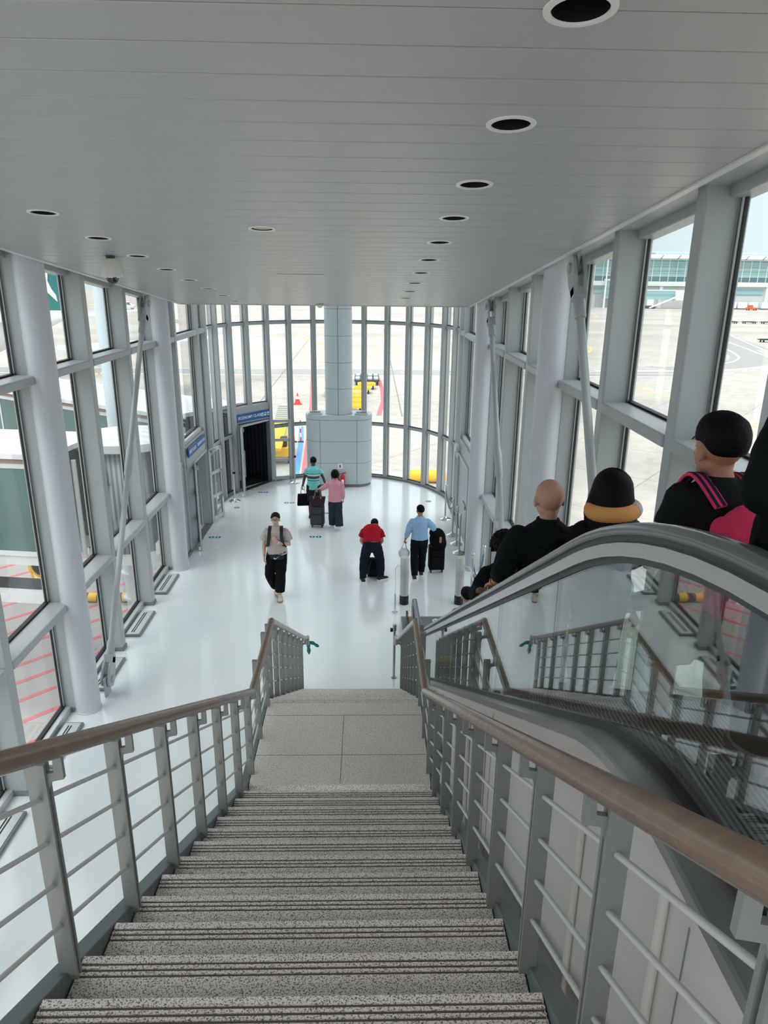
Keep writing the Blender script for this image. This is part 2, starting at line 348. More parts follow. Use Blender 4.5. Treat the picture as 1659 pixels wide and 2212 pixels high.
ANG = [-80, -66, -53.2, -40, -27.2, -13.8, 0, 13, 26, 39, 52.3, 66.5, 80]
for i, a in enumerate(ANG):
    zb = 2.3 if a == -53.2 else 0
    m = MB(); c = P(3.56, a, 0); rad = V(sin(radians(a)), cos(radians(a)), 0); tan = V(cos(radians(a)), -sin(radians(a)), 0)
    m.obox((c.x, c.y, (zb+ZR)/2), tan*.06, rad*.13, V(0, 0, (ZR-zb)/2)); addtrim(m, 'trim_%d' % tn); tn += 1
def arcbay(n, a0, a1, zb=0):
    p0, p1 = P(3.60, a0, 0), P(3.60, a1, 0); d = (p1-p0).normalized(); nrm = V(d.y, -d.x, 0)
    if nrm.dot(P(1, (a0+a1)/2, 0)-P(0, 0, 0)) < 0: nrm = -nrm
    A, B = p0+d*.06, p1-d*.06; L = (B-A).length/2; mid = (A+B)/2
    f = MB()
    for q in (A+d*.015, B-d*.015): f.obox((q.x, q.y, (zb+ZR)/2), d*.015, nrm*.03, V(0, 0, (ZR-zb)/2))
    win = rest(f.build('window_%d' % n, ALU))
    t = MB(); g = MB(); zs = [zb+.06]+[z for z in TZ if z > zb]+[ZR]
    for z in zs[1:-1]:
        t.obox((mid.x, mid.y, z), d*L, nrm*.07, V(0, 0, .045)); g.obox((mid.x, mid.y, z+.055), d*L, nrm*.035, V(0, 0, .012))
    t.obox((mid.x, mid.y, zb+.03), d*L, nrm*.06, V(0, 0, .03)); t.build('transom', WHITE, win, bevel=.01)
    g.obox((mid.x, mid.y, zb+.07), d*L, nrm*.035, V(0, 0, .012)); g.build('gasket', GASK, win)
    for z0, z1 in zip(zs, zs[1:]):
        p = MB(); p.obox((mid.x, mid.y, (z0+z1)/2), d*(L-.02), nrm*.006, V(0, 0, (z1-z0)/2-.04)); p.build('pane', GL, win)
for a0, a1 in zip([-90]+ANG, ANG+[90]):
    arcbay(nw, a0, a1, 2.62 if a0 in (-66, -53.2) else 0); nw += 1
# header over the economy door
p0, p1 = P(3.56, -66, 0), P(3.56, -40, 0); d = (p1-p0).normalized(); nrm = V(d.y, -d.x, 0); mid = (p0+p1)/2
m = MB(); m.obox((mid.x, mid.y, 2.4), d*((p1-p0).length/2), nrm*.07, V(0, 0, .26)); addtrim(m, 'wall_header')
EC = (p0, p1, d, nrm, mid)
m = MB(); pts = arc(3.44, -90, 90, 48)
for (xa, ya), (xb, yb) in zip(pts, pts[1:]):
    aa = math.degrees(atan2((xa+xb)/2-CX, (ya+yb)/2-RC))
    if -66 < aa < -40: continue
    m.bar((xa, ya, .035), (xb, yb, .035), .03, .07)
rest(m.build('baseboard_rotunda', BASEB))
for s in (-1, 1):
    for ya, yb in ((15.7, 16.55), (18.68, 20.35)):
        m = MB(); m.box(min(CX+s*3.39, CX+s*3.42), max(CX+s*3.39, CX+s*3.42), ya, yb, 0, .07); rest(m.build('baseboard_left' if s < 0 else 'baseboard_right', BASEB))
# ------------------------------------------------------------------ round columns
def column(x, y, lab):
    c = thing('column', (x, y, 0), lab, 'column', 'round white columns along the glass walls')
    zt = cz(y)+.2; MB().lathe([(.187, 0), (.187, 2.05), (.1865, 2.055), (.1865, zt)], (x, y, 0), 40).build('shaft', COLW, c, smooth=40)
    MB().lathe([(.2, 0), (.2, .02), (.19, .03)], (x, y, 0), 40).build('base_ring', COLW, c, smooth=40); return c
column(-4.36, 9.74, 'round white steel column nearest the camera in front of the left windows')
column(-4.34, 15.44, 'round white column by the left jetway door, farther of the left pair')
column(2.50, 9.74, 'round white column rising behind the bald man and long haired woman')
column(2.49, 15.44, 'round white column beside the chrome stanchions, farther of the right pair')
column(2.50, 4.04, 'round white column beside the top of the escalator, outside the frame edge')
# braces
def brace(s, ya, yb, lab):
    x = -4.2 if s < 0 else 2.35; A = V(x, ya, .25); B = V(x, yb, 6.25+(9.74+4.5-yb)*0.1); d = (B-A).normalized()
    B = A+d*((cz(yb)-.14-A.z)/d.z)
    t = thing('diagonal_brace', (x, ya, 0), lab, 'brace', 'white diagonal tie rods along the window walls'); L = (B-A).length
    xx = V(1, 0, 0); yy = d.cross(xx)
    MB().tube([A+d*.35, B-d*.35], .048, 20).build('rod', WHITE, t, smooth=40)
    for q0, q1 in ((.32, .62), (L-.62, L-.30)): MB().tube([A+d*q0, A+d*(q0+.03), A+d*(q1-.03), A+d*q1], [.058, .066, .066, .056], 20).build('end_sleeve', WHITE, t, smooth=40)
    MB().tube([A+d*L*.5, A+d*(L*.5+.06), A+d*(L*.5+.5), A+d*(L*.5+.56)], [.05, .066, .066, .05], 20).build('turnbuckle', WHITE, t, smooth=40)
    for C, e in ((A, 1), (B, -1)):
        m = MB()
        for k in (-1, 1):
            poly = []; D = d*e; Y = D.cross(xx)
            for a, b in ((-.12, -.05), (-.10, -.10), (-.05, -.125), (.0, -.13), (.15, -.13), (.30, -.075), (.36, -.06), (.36, .06), (.30, .075), (.15, .13), (.0, .13), (-.05, .125), (-.10, .10), (-.12, .05)):
                poly.append(C+D*a+Y*b)
            c0 = xx*(k*.035); c1 = xx*(k*.075); n = len(poly)
            vs = [p+c0 for p in poly]+[p+c1 for p in poly]; fs = [tuple(range(n)), tuple(reversed(range(n, 2*n)))]+[(i, n+i, n+(i+1) % n, (i+1) % n) for i in range(n)]
            m.add(vs, fs)
        D = d*e; m.obox(C+D*.32, xx*.075, D*.07, D.cross(xx)*.07)
        m.build('clevis', WHITE, t, bevel=.01)
        MB().tube([C-xx*.1, C+xx*.1], .055, 20).build('pin', WHITE, t, smooth=40)
        g = MB(); gx = C+V(0, -.05*e, -.12 if e > 0 else .12); g.obox(gx, xx*.022, V(0, .11, 0), V(0, 0, .2)); g.build('gusset_plate', WHITE, t, bevel=.02)
    return t
brace(-1, 10.2, 14.2, 'white diagonal brace on the left ending in a clevis beside the near column')
brace(-1, 4.5, 8.5, 'white diagonal brace at the left frame edge, only its upper clevis in view')
brace(1, 10.2, 14.2, 'thin white diagonal brace on the right between the two far columns')
brace(1, 4.5, 8.5, 'white diagonal brace on the right with big clevis under the ceiling edge')
# ------------------------------------------------------------------ downlights
DLM = mat('downlight_ring', rgb(225, 226, 226), .35); DLC = mat('downlight_can', rgb(16, 17, 18), .45); DLL = mat('downlight_lens', rgb(150, 152, 150), .35)
def downlight(x, y, lab, grp, lens=DLL, depth=.16):
    t = thing('downlight', (x, y, cz(y)), lab, 'downlight', grp); c = V(x, y, cz(y))
    m = MB(); n = 32; pr = [(.101, .0), (.103, -.008), (.128, -.006), (.130, .001)]; vs = []; fs = []
    X = V(1, 0, 0); Y = nn.cross(X)
    for r, z in pr:
        for j in range(n): a = 2*pi*j/n; vs.append(c+nn*z+(X*cos(a)+Y*sin(a))*r)
    for i in range(3):
        for j in range(n): fs.append((i*n+j, i*n+(j+1) % n, (i+1)*n+(j+1) % n, (i+1)*n+j))
    m.add(vs, fs); m.build('trim_ring', DLM, t, smooth=60)
    m = MB(); vs = []; fs = []
    for r, z in ((.101, 0), (.100, depth)):
        for j in range(n): a = 2*pi*j/n; vs.append(c+nn*z+(X*cos(a)+Y*sin(a))*r)
    for j in range(n): fs.append((j, (j+1) % n, n+(j+1) % n, n+j))
    m.add(vs, fs).build('can', DLC, t, smooth=60)
    MB().lathe([(.085, depth-.03), (.085, depth-.02)], c, 28, nn).build('lens', lens, t)
    MB().lathe([(.12, depth), (.12, depth+.01)], c, 28, nn).build('reflector_cap', DLC, t)
    return t
od = ['nearest', 'second', 'third', 'fourth', 'fifth', 'sixth', 'seventh', 'eighth', 'ninth', 'tenth']
for i, (x, y) in enumerate(LR): downlight(x, y, 'dark recessed ceiling downlight, %s of the right row from the camera' % od[i], 'downlights in the right ceiling row')
for i, (x, y) in enumerate(LL): downlight(x, y, 'dark recessed ceiling downlight, %s of the left row from the camera' % od[i], 'downlights in the left ceiling row')
downlight(-.98, 7.1, 'beige round ceiling speaker alone between the two downlight rows', None, mat('speaker_beige', rgb(196, 188, 168), .6), .035)['category'] = 'speaker'
# security cameras and detector
def domecam(x, y, s, lab):
    z = cz(y); t = thing('dome_camera', (x, y, z), lab, 'camera')
    MB().lathe([(.05*s, -.03*s), (.055*s, 0)], (x, y, z), 28).build('mount', DKGREY, t)
    MB().lathe([(.118*s, -.235*s), (.122*s, -.225*s), (.10*s, -.06*s), (.085*s, -.03*s), (.04*s, -.025*s)], (x, y, z), 32).build('housing', mat('camera_beige', rgb(212, 211, 204), .4), t, smooth=40)
    MB().sphere((x, y, z-.235*s), .08*s, .08*s, .085*s, 20, 12).build('dome', mat('smoked_dome', rgb(20, 22, 24), .05, spec=.9), t, smooth=True)
    MB().lathe([(.088*s, -.245*s), (.095*s, -.232*s)], (x, y, z), 28).build('collar', CHROME, t, smooth=40)
domecam(-3.05, 9.0, 1.0, 'white dome security camera hanging from the left ceiling edge')
m = MB(); m.lathe([(.03, -.075), (.05, -.05), (.085, -.03), (.09, 0)], (-1.02, 15.9, cz(15.9)), 24); tag(m.build('smoke_detector', mat('camera_beige', (0,)*4), smooth=40), 'small white dome detector at the far ceiling edge beside the round pillar', 'detector')
m = MB(); m.obox((-.95, 10.7, cz(10.7)-.002), (.33, 0, 0), sl*.12, nn*.004); rest(m.build('ceiling_hatch', CEIL, bevel=.002))
# ------------------------------------------------------------------ pillar and its drum in the rotunda
bx0, bx1, by0, by1 = -1.98, .16, 22.32, 23.32; bc = (by0+by1)/2; br = (by1-by0)/2
def stad(off, n=16):
    L = []; 
    for i in range(n+1): a = radians(-90+180*i/n); L.append((bx1-br+(br+off)*cos(a), bc+(br+off)*sin(a)))
    for i in range(n+1): a = radians(90+180*i/n); L.append((bx0+br+(br+off)*cos(a), bc+(br+off)*sin(a)))
    return L
t = thing('air_supply_cabinet', ((bx0+bx1)/2, bc, 0), 'pale grey panelled cabinet with rounded ends around the central pillar', 'cabinet')
MB().prism(stad(-.03), 0, .09, 'Z').build('plinth', BASEB, t)
for z0, z1 in ((.10, .80), (.81, 1.51), (1.52, 2.2)):
    m = MB(); m.prism(stad(0), z0, z1, 'Z'); m.build('panel_band', PANEL, t, smooth=30)
MB().prism(stad(-.012), .09, 2.3, 'Z').build('core', JOINT, t, smooth=30)
MB().prism(stad(.005), 2.21, 2.36, 'Z').build('top_band', PANEL, t, smooth=30, bevel=.01)
m = MB()
for x in (bx0+br-.02, bx1-br+.02): m.box(x-.006, x+.006, by0-.004, by0+.02, .09, 2.2)
m.build('vertical_joint', JOINT, t)
for x in (-1.66, -.18):
    g = MB(); g.box(x-.21, x+.21, by0+.1, by0+.45, 2.36, 2.42); gr = g.build('air_grille', PANEL, t, bevel=.01)
    g = MB(); g.box(x-.17, x+.17, by0+.13, by0+.42, 2.418, 2.424); g.build('grille_slot', DKGREY, gr)
t = thing('pillar', (-.91, 22.83, 2.36), 'round panelled central pillar standing on the pale grey cabinet', 'pillar')
MB().lathe([(.425, 2.36), (.425, 8.7)], (-.91, 22.83, 0), 48).build('core', JOINT, t, smooth=40)
zz = 2.37
while zz < 8.6:
    m = MB(); n = 48; vs = []; fs = []
    z1 = min(zz+.80, 8.69)
    for half in (0, 1):
        seg = 22; base = len(vs)
        for R in (.435,):
            for z in (zz, z1):
                for j in range(seg+1): a = radians(-90+1.0+half*180-0+178*j/seg); vs.append((-.91+R*cos(a), 22.83+R*sin(a), z))
        for j in range(seg): fs.append((base+j, base+j+1, base+seg+2+j, base+seg+1+j))
    m.add(vs, fs).build('panel_band', PANEL, t, smooth=40); zz += .812
# extinguisher sign and extinguishers
t = thing('extinguisher_sign', (-.86, by0-.01, .62), 'small white sign with red extinguisher symbol on the cabinet', 'sign')
MB().box(-.945, -.785, by0-.012, by0-.003, .62, .80).build('plate', SIGNW, t)
RED = mat('extinguisher_red', rgb(190, 30, 28), .35)
MB().box(-.885, -.845, by0-.016, by0-.012, .66, .76).build('symbol', mat('dark_red', rgb(120, 30, 30), .5), t)
def exting(x, y, lab):
    t = thing('fire_extinguisher', (x, y, 0), lab, 'extinguisher', 'red extinguishers in front of the cabinet')
    MB().lathe([(.07, .01), (.075, .03), (.075, .40), (.05, .46), (.022, .48), (.022, .5)], (x, y, 0), 20).build('cylinder', RED, t, smooth=40)
    MB().box(x-.04, x+.04, y-.077, y-.06, .15, .32).build('label_plate', SIGNW, t)
    m = MB(); m.bar((x-.02, y, .5), (x+.12, y, .56), .02, .012); m.bar((x-.02, y, .5), (x+.11, y, .51), .02, .012); m.build('lever', BLACK, t)
    MB().tube([(x, y, .49), (x-.1, y, .5), (x-.13, y-.02, .38), (x-.1, y-.05, .15)], .011, 8).build('hose', BLACK, t, smooth=40)
exting(-1.0, 22.17, 'left red fire extinguisher behind the woman in pink'); exting(-.78, 22.17, 'right red fire extinguisher behind the woman in pink')
# ------------------------------------------------------------------ floor vents
SL = mat('vent_slot', rgb(28, 29, 30), .7); VENT = mat('vent_alu', rgb(200, 205, 205), .4, .2)
nm = ['nearest the camera', 'beside the near column foot', 'under the second left window', 'under the third left window', 'beside the far left column']
vl = {8.79: 'slotted floor vent under the left window beside the stair handrail', 10.74: 'slotted floor vent beside the left brace clevis', 12.6: 'slotted floor vent under the left windows between two mullions, third from the camera', 14.5: 'slotted floor vent just short of the far left column', 6.9: 'slotted floor vent at the left frame edge behind the railing'}
for s in (-1, 1):
    for y in (5.0, 6.9, 8.79, 10.74, 12.6, 14.5):
        xa, xb = (-4.56, -4.27) if s < 0 else (2.45, 2.74)
        t = thing('floor_vent', ((xa+xb)/2, y, 0), vl.get(y, 'slotted floor vent at the near left window') if s < 0 else 'slotted floor vent along the right windows beyond the escalator', 'vent', 'left floor vents' if s < 0 else 'right floor vents')
        MB().box(xa, xb, y-.52, y+.52, 0.002, .045).build('frame', BASEB, t, bevel=.006); MB().box(xa+.03, xb-.03, y-.49, y+.49, .04, .052).build('cover_plate', VENT, t)
        m = MB(); xm = (xa+xb)/2+(-.02 if s < 0 else .02)
        for k in (-.02, .02): m.box(xm+k-.009, xm+k+.009, y-.42, y+.42, .048, .0545)
        m.build('slot', SL, t)
# ------------------------------------------------------------------ staircase
SX0, SX1 = -1.05, .585
GRV = mat('groove_dirt', rgb(92, 87, 82), .9)
def nz(y): return 5.209-.578*y           # upper nosing line
def stair_profile(n, y0, z0, t, r):
    """(y,z) outline of n treads going down from nosing (y0,z0)"""
    P_ = []; nos = .022; th = .045
    for i in range(n):
        y, z = y0+i*t, z0-i*r
        P_ += [(y-.092, z), (y-.091, z-.007), (y-.081, z-.007), (y-.080, z), (y-.068, z), (y-.067, z-.007), (y-.057, z-.007), (y-.056, z), (y-.044, z), (y-.043, z-.007), (y-.033, z-.007), (y-.032, z),
               (y-.004, z), (y, z-.004), (y, z-th), (y-nos, z-th), (y-nos, z-r)]
    return P_
st = thing('staircase', ((SX0+SX1)/2, 6.7, 0), 'grey speckled granite staircase with a middle landing between steel railings', 'staircase')
def flight(name, n, y0, z0, t, r):
    pr = stair_profile(n, y0, z0, t, r); pr = [(y0-.28, z0)]+pr; ye, ze = pr[-1]
    pr += [(ye, ze-.12), (ye-.05, ze-.12)]; pr += [(y0-.28, z0-.30)]
    fl = MB().prism(pr, SX0, SX1, 'X').build(name, GRAN, st)
    for i in range(n):
        g = MB()
        for q in (.086, .062, .038): g.box(SX0+.004, SX1-.004, y0+i*t-q-.0048, y0+i*t-q+.0048, z0-i*r-.009, z0-i*r-.004)
        g.build('anti_slip_groove', GRV, fl)
flight('upper_flight', 17, .53-.30, 5.077, .30, .1734)
# landing with slab joints
m = MB(); pr = stair_profile(1, 6.70, 2.13, .3, .1775); ld = [(5.31, 2.13)]+pr+[(6.67, 1.75), (5.31, 1.75)]
m.prism(ld, SX0, SX1, 'X'); land = m.build('landing', GRAN, st)
m = MB()
for y in (5.73, 6.38): m.box(SX0, SX1, y-.003, y+.003, 2.128, 2.1315)
m.box(-.235, -.229, 5.33, 6.38, 2.128, 2.1315); m.build('slab_joint', JOINT, land)
flight('lower_flight', 11, 7.0, 2.13-.1775, .30, .1775)
for s, xa in ((-1, SX0-.08), (1, SX1+.006)):
    path = [(.1, 5.09), (.24, 5.05), (5.36, 2.13), (6.72, 2.13), (10.32, .0)]
    up = path; lo = [(y-.02, z-.34) for y, z in path[:-1]]+[(9.78, 0)]
    MB().prism(up+lo[::-1], xa, xa+.073, 'X').build('stringer', STRG, st, bevel=.004)
m = MB(); 
for y in (5.45, 6.55):
    for x in (-1.0, .53): m.box(x-.05, x+.05, y-.05, y+.05, 0, 1.76)
m.build('support_post', STRG, st)
# ------------------------------------------------------------------ stair railings
def railing(s):
    xh = -.985 if s < 0 else .515; xp = -1.055 if s < 0 else .587
    R = thing('stair_railing', (xp, 6.5, 0), 'steel and wood stair railing on the %s side of the granite steps' % ('left window' if s < 0 else 'right escalator'), 'railing')
    hz = lambda y: nz(y)+.95
    pts = [(xh, -.35, hz(.24)+.0), (xh, .2, hz(.24)), (xh, 5.36, 3.06), (xh, 6.66, 3.08), (xh, 10.2, .98)]
    m = MB(); m.tube([pts[0], pts[1], pts[2]], .034, 20); m.build('handrail', WOOD, R, smooth=50)
    MB().tube([pts[2], pts[3]], .032, 20).build('handrail', WOOD, R, smooth=50)
    xe = xh-s*.03
    MB().tube([pts[3], pts[4], (xe, 10.32, .94), (xe, 10.33, .80)], .032, 20).build('handrail', mat('handrail_painted_sheen', rgb(178, 170, 164), .3), R, smooth=50)  # lower rail coloured paler, its whitish reflection painted into the base colour
    m = MB()
    for p in (pts[2], pts[3]): m.sphere(p, .034, nu=16, nv=10)
    j = m; 
    for p in (pts[2], pts[3]): MB().sphere(p, .0338, nu=16, nv=10).build('corner_cap', WOOD, R, smooth=True)
    posts = [(y, nz(y)-.03, hz(y)-.075) for y in [.73+.6*k for k in range(8)]]+[(5.47, 2.12, 2.98), (6.0, 2.12, 2.99), (6.56, 2.12, 2.99)]
    posts += [(y, 2.13-.5917*(y-6.72)-.01, 2.13-.5917*(y-6.72)+.885) for y in [6.86+.5*k for k in range(7)]]+[(10.22, .0, .92)]
    for y, z0, z1 in posts:
        m = MB()
        for k in (-.013, .013): m.box(xp-.030, xp+.030, y+k-.006, y+k+.006, z0, z1)
        m.box(xp-.031, xp+.031, y-.021, y+.021, z1, z1+.006)
        po = m.build('post', RAILP, R)
        b = MB(); xi = xp-s*.030
        b.prism([(xi, z1-.10), (xi, z1-.035), (xh+s*.016, z1-.03), (xh+s*.014, z1+.03), (xh-s*.014, z1+.04), (xh-s*.014, z1-.055), (xi-s*.012, z1-.065)], y-.008, y+.008, 'Y')
        b.build('bracket', RAILP, po)
    for dz in (.72, .545, .37, .195):
        f = lambda y: nz(y)+dz
        MB().tube([(xp, .3, f(.3)), (xp, 5.47, 2.13+dz-.03)], .0085, 10).build('rail_bar', BARP, R, smooth=50)
        MB().tube([(xp, 5.47, 2.13+dz-.03), (xp, 6.56, 2.13+dz-.02), (xp, 6.86, 2.05+dz-.03)], .0085, 10).build('rail_bar', BARP, R, smooth=50)
        g = lambda y: 2.13-.5917*(y-6.72)+dz
        MB().tube([(xp, 6.86, g(6.86)), (xp, 10.22, g(10.22))], .0085, 10).build('rail_bar', BARP, R, smooth=50)
    return R
railing(-1); railing(1)
# green ribbon on the left rail end
rb = mat('green_ribbon', rgb(40, 150, 128), .6)
t = thing('ribbon', (-.95, 10.33, .55), 'small green ribbon tied to the lower end of the left stair railing', 'ribbon')
def tail(c, rot, L, w_):
    b = MB(); b.sphere((0, 0, -L/2), w_, .005, L/2, 14, 12); R = Euler((0, rot, .2)).to_matrix(); return MB().add([R @ Vector((x*(1+.25*sin(z*60)), y+.008*sin(z*40), z))+V(*c) for x, y, z in b.v], b.f)
MB().sphere((-.95, 10.345, .845), .022, nu=10, nv=7).build('knot', rb, t, smooth=True)
tail((-.95, 10.36, .85), -.05, .26, .030).build('tail', rb, t, smooth=True)
tail((-.95, 10.36, .85), -.95, .22, .030).build('tail', rb, t, smooth=True)
# post with small reader at the stair foot
t = thing('sensor_post', (.47, 10.62, 0), 'slim steel post with a small black and silver head at the stair foot', 'post')
MB().lathe([(.045, 0), (.045, .012), (.021, .02), (.021, .9)], (.47, 10.62, 0), 16).build('pole', STEEL, t, smooth=40)
MB().lathe([(.034, .9), (.034, 1.0), (.028, 1.012)], (.47, 10.62, 0), 18).build('head', STEEL, t, smooth=40)
MB().box(.40, .445, 10.6, 10.64, .88, .94).build('sensor', BLACK, t, bevel=.006)
# ------------------------------------------------------------------ escalator
EX, EX2 = .88, 2.0
def curve(z_top, c0, z_bot, y_s, y_e, T=.75, n=10):
    """level, sloped (z=c0-.578y), level; returns (y,z) list"""
    yt = (c0-z_top)/.578; yb = (c0-z_bot)/.578; P_ = [(y_s, z_top)]; dl = sqrt(1+.578**2)
    def bez(a, b, c):
        return [((1-t)**2*a[0]+2*t*(1-t)*b[0]+t*t*c[0], (1-t)**2*a[1]+2*t*(1-t)*b[1]+t*t*c[1]) for t in [i/n for i in range(n+1)]]
    P_ += bez((yt-T, z_top), (yt, z_top), (yt+T/dl, z_top-.578*T/dl)); 
    P_ += bez((yb-T/dl, z_bot+.578*T/dl), (yb, z_bot), (yb+T, z_bot)); P_.append((y_e, z_bot)); return P_
es = thing('escalator', ((EX+EX2)/2, 6.5, 0), 'long descending escalator with glass sides and grey handrails right of the stairs', 'escalator')
hr = curve(5.90, 7.005, .93, -1.2, 11.7, .95)
deck = curve(5.105, 6.17, .10, -1.2, 12.0, .45)
def newel(path, r, off):
    """extend a rail path round the lower newel"""
    y0, z0 = path[-1]; c = (y0, z0-r); return path+[(c[0]+r*sin(a), c[1]+r*cos(a)) for a in [radians(15*i) for i in range(1, 12)]]
R_N = .26
for X, s in ((EX, -1), (EX2, 1)):
    hp = newel(hr, R_N, 0)
    hw = [( -.042, -.012), (-.040, .004), (-.028, .014), (0, .018), (.028, .014), (.040, .004), (.042, -.012), (.034, -.022), (-.034, -.022)]
    MB().sweep(hp, hw, X).build('handrail', HRUB, es, smooth=50)
    def off(path, d):
        o = []
        for i in range(len(path)):
            a = path[max(i-1, 0)]; b = path[min(i+1, len(path)-1)]; L = hypot(b[0]-a[0], b[1]-a[1]); o.append((path[i][0]+(b[1]-a[1])/L*d, path[i][1]-(b[0]-a[0])/L*d))
        return o
    MB().sweep(off(hp, .034), [(-.022, -.012), (-.022, .012), (.022, .012), (.022, -.012)][::-1], X).build('handrail_guide', DKGREY, es, smooth=40)
    MB().sweep(off(hp, .068), [(-.030, -.026), (-.033, .02), (-.026, .024), (.026, .024), (.033, .02), (.030, -.026)][::-1], X).build('rail_profile', mat('satin_rail', rgb(184, 186, 185), .28, .8), es, smooth=40)
    MB().sweep(off(hp, .104), [(-.012, -.014), (-.012, .014), (.012, .014), (.012, -.014)][::-1], X).build('inner_channel', DKGREY, es, smooth=40)
    # glass panels between rail and deck
    lo = [(y, z+.015) for y, z in deck]; hi = off(hr, .112)
    def zat(path, y):
        for a, b in zip(path, path[1:]):
            if a[0] <= y <= b[0]: return a[1]+(b[1]-a[1])*(y-a[0])/max(b[0]-a[0], 1e-6)
        return path[-1][1] if y > path[-1][0] else path[0][1]
    cuts = [-1.2, .9, 2.95, 4.2, 5.45, 6.7, 7.95, 9.2, 10.45, 11.7]
    for a, b in zip(cuts, cuts[1:]):
        ys = [a+.004+(b-a-.008)*i/10 for i in range(11)]; poly = [(y, zat(lo, y)) for y in ys]+[(y, zat(hi, y)) for y in ys[::-1]]
        MB().prism(poly, X-.006, X+.006, 'X').build('glass_panel', GLE, es)
    cN = (hr[-1][0], hr[-1][1]-R_N); ra = R_N-.12
    MB().prism([(11.704, .12), (11.704, cN[1]+ra)]+[(cN[0]+ra*sin(radians(a)), cN[1]+ra*cos(radians(a))) for a in range(10, 181, 17)]+[(11.75, .12)], X-.006, X+.006, 'X').build('glass_panel', GLE, es)
    # decks and skirts
    xo = X-.125 if s < 0 else X+.125
    bs = [(y, z) for y, z in deck]
    MB().sweep(bs, [(min(xo-X, 0), -.004), (min(xo-X, 0), .0), (max(xo-X, 0), .0), (max(xo-X, 0), -.004)], X).build('outer_deck', STEEL, es, smooth=40)
    MB().sweep(bs, [(-.012, -.01), (-.016, .03), (.016, .03), (.012, -.01)][::-1], X).build('gasket', RUBBER, es, smooth=40)
    xi0, xi1 = (0.012, .075) if s < 0 else (-.075, -.012)
    MB().sweep(bs, [(xi0, -.06 if s > 0 else .0), (xi0, .004 if s < 0 else -.05), (xi1, -.05 if s < 0 else .004), (xi1, -.06 if s < 0 else 0)], X).build('inner_deck', STEEL, es, smooth=40)
    xs0, xs1 = (.068, .075) if s < 0 else (-.075, -.068)
    MB().sweep(bs, [(xs0, -.36), (xs0, -.045), (xs1, -.045), (xs1, -.36)], X).build('skirt', STEEL, es, smooth=40)
    # cladding panel
    xc = X-.125 if s < 0 else X+.125
    top = [(y, z-.012) for y, z in deck if y > -1.3]; bot = [(11.9, 0), (9.6, 0), (8.0, .62), (6.9, 1.2), (5.8, 1.5), (5.3, 1.35), (2.0, 3.25), (1.2, 3.6), (-1.2, 3.6)]
    MB().prism(top+bot, min(xc, xc-s*.02), max(xc, xc-s*.02), 'X').build('side_cladding', CLAD, es)
    m = MB(); m.sweep(bs, [(xo-X-.006, -.03), (xo-X-.006, .005), (xo-X+.006, .005), (xo-X+.006, -.03)], X); m.build('deck_edge', mat('satin_rail', (0,)*4), es, smooth=40)
# vertical ribs on the cladding beside each stair post
for y in [.73+.6*k for k in range(8)]+[5.47, 6.0, 6.56]:
    zt_ = min(5.02, 6.04-.578*y); MB().tube([(.742, y+.03, max(zt_-1.3, .02)), (.742, y+.03, zt_)], .014, 10).build('cladding_rib', CLAD, es, smooth=50)
for y in (1.25, 3.6, 6.0, 8.4):
    MB().box(.7525, .7545, y-.002, y+.002, max(.05, 5.0-.578*max(y, 1.9)), 6.12-.578*max(y, 1.86)-.02).build('cladding_joint', JOINT, es)
# underside and truss body between the skirts
MB().prism([(-1.2, 4.32), (1.3, 4.32), (2.2, 3.98), (8.0, .66), (9.6, .02), (12.0, .02), (12.0, .0), (9.5, .0), (8.0, .6), (2.2, 3.9), (1.3, 4.24), (-1.2, 4.24)], .79, 2.09, 'X').build('underside', DKGREY, es)
# steps
TR = stripes('step_ribs', rgb(150, 153, 154), rgb(40, 42, 43), 'X', .018, .5, .35, .6, .8)
RS = stripes('step_riser_ribs', rgb(120, 123, 124), rgb(34, 36, 37), 'X', .018, .5, .4, .5, .8)
def stepz(y):   # running surface height at distance y
    zs = 6.20-.578*y; return max(0.02, min(5.07, zs))
ys = [1.05+.4*k for k in range(26)]
step_tops = []
for k, y in enumerate(ys):
    z = stepz(y+.4)
    if y+.4 > 11.35: break
    zn = stepz(y+.8); step_tops.append((y, z))
    sp = MB().box(.96, 1.92, y, y+.395, z-.04, z).build('step', TR, es)
    MB().box(.96, 1.92, y+.36, y+.392, z-.26, z-.041).build('riser', RS, sp)
MB().box(.96, 1.92, -1.2, 1.04, 5.04, 5.085).build('landing_plate', stripes('plate_ribs', rgb(165, 167, 168), rgb(110, 113, 114), 'Y', .02, .6, .35, .7, .3), es)
lp = MB().box(.70, 2.2, 11.3, 12.9, .004, .022).build('floor_plate', MT['plate_ribs'], es)
m = MB(); m.lathe([(.07, .022), (.07, .024)], (1.38, 12.72, 0), 24); em = m.build('plate_mark', SIGNW, lp)
m = MB(); m.tube([(1.34, 12.74, .026), (1.37, 12.70, .026), (1.42, 12.74, .026)], .006, 8); m.build('mark_arrow', BLACK, em)
MB().box(.96, 1.92, 11.1, 11.3, .0, .03).build('comb_plate', mat('comb_yellow', rgb(190, 160, 40), .5), es)
ma = MB(); ma.box(.775, .815, 11.95, 12.6, .02, .30); ma.build('newel_skirt', BLACK, es, bevel=.01)
MB().box(.79, .81, 12.32, 12.36, .30, .33).build('emergency_button', mat('button_orange', rgb(230, 140, 20), .4), es)
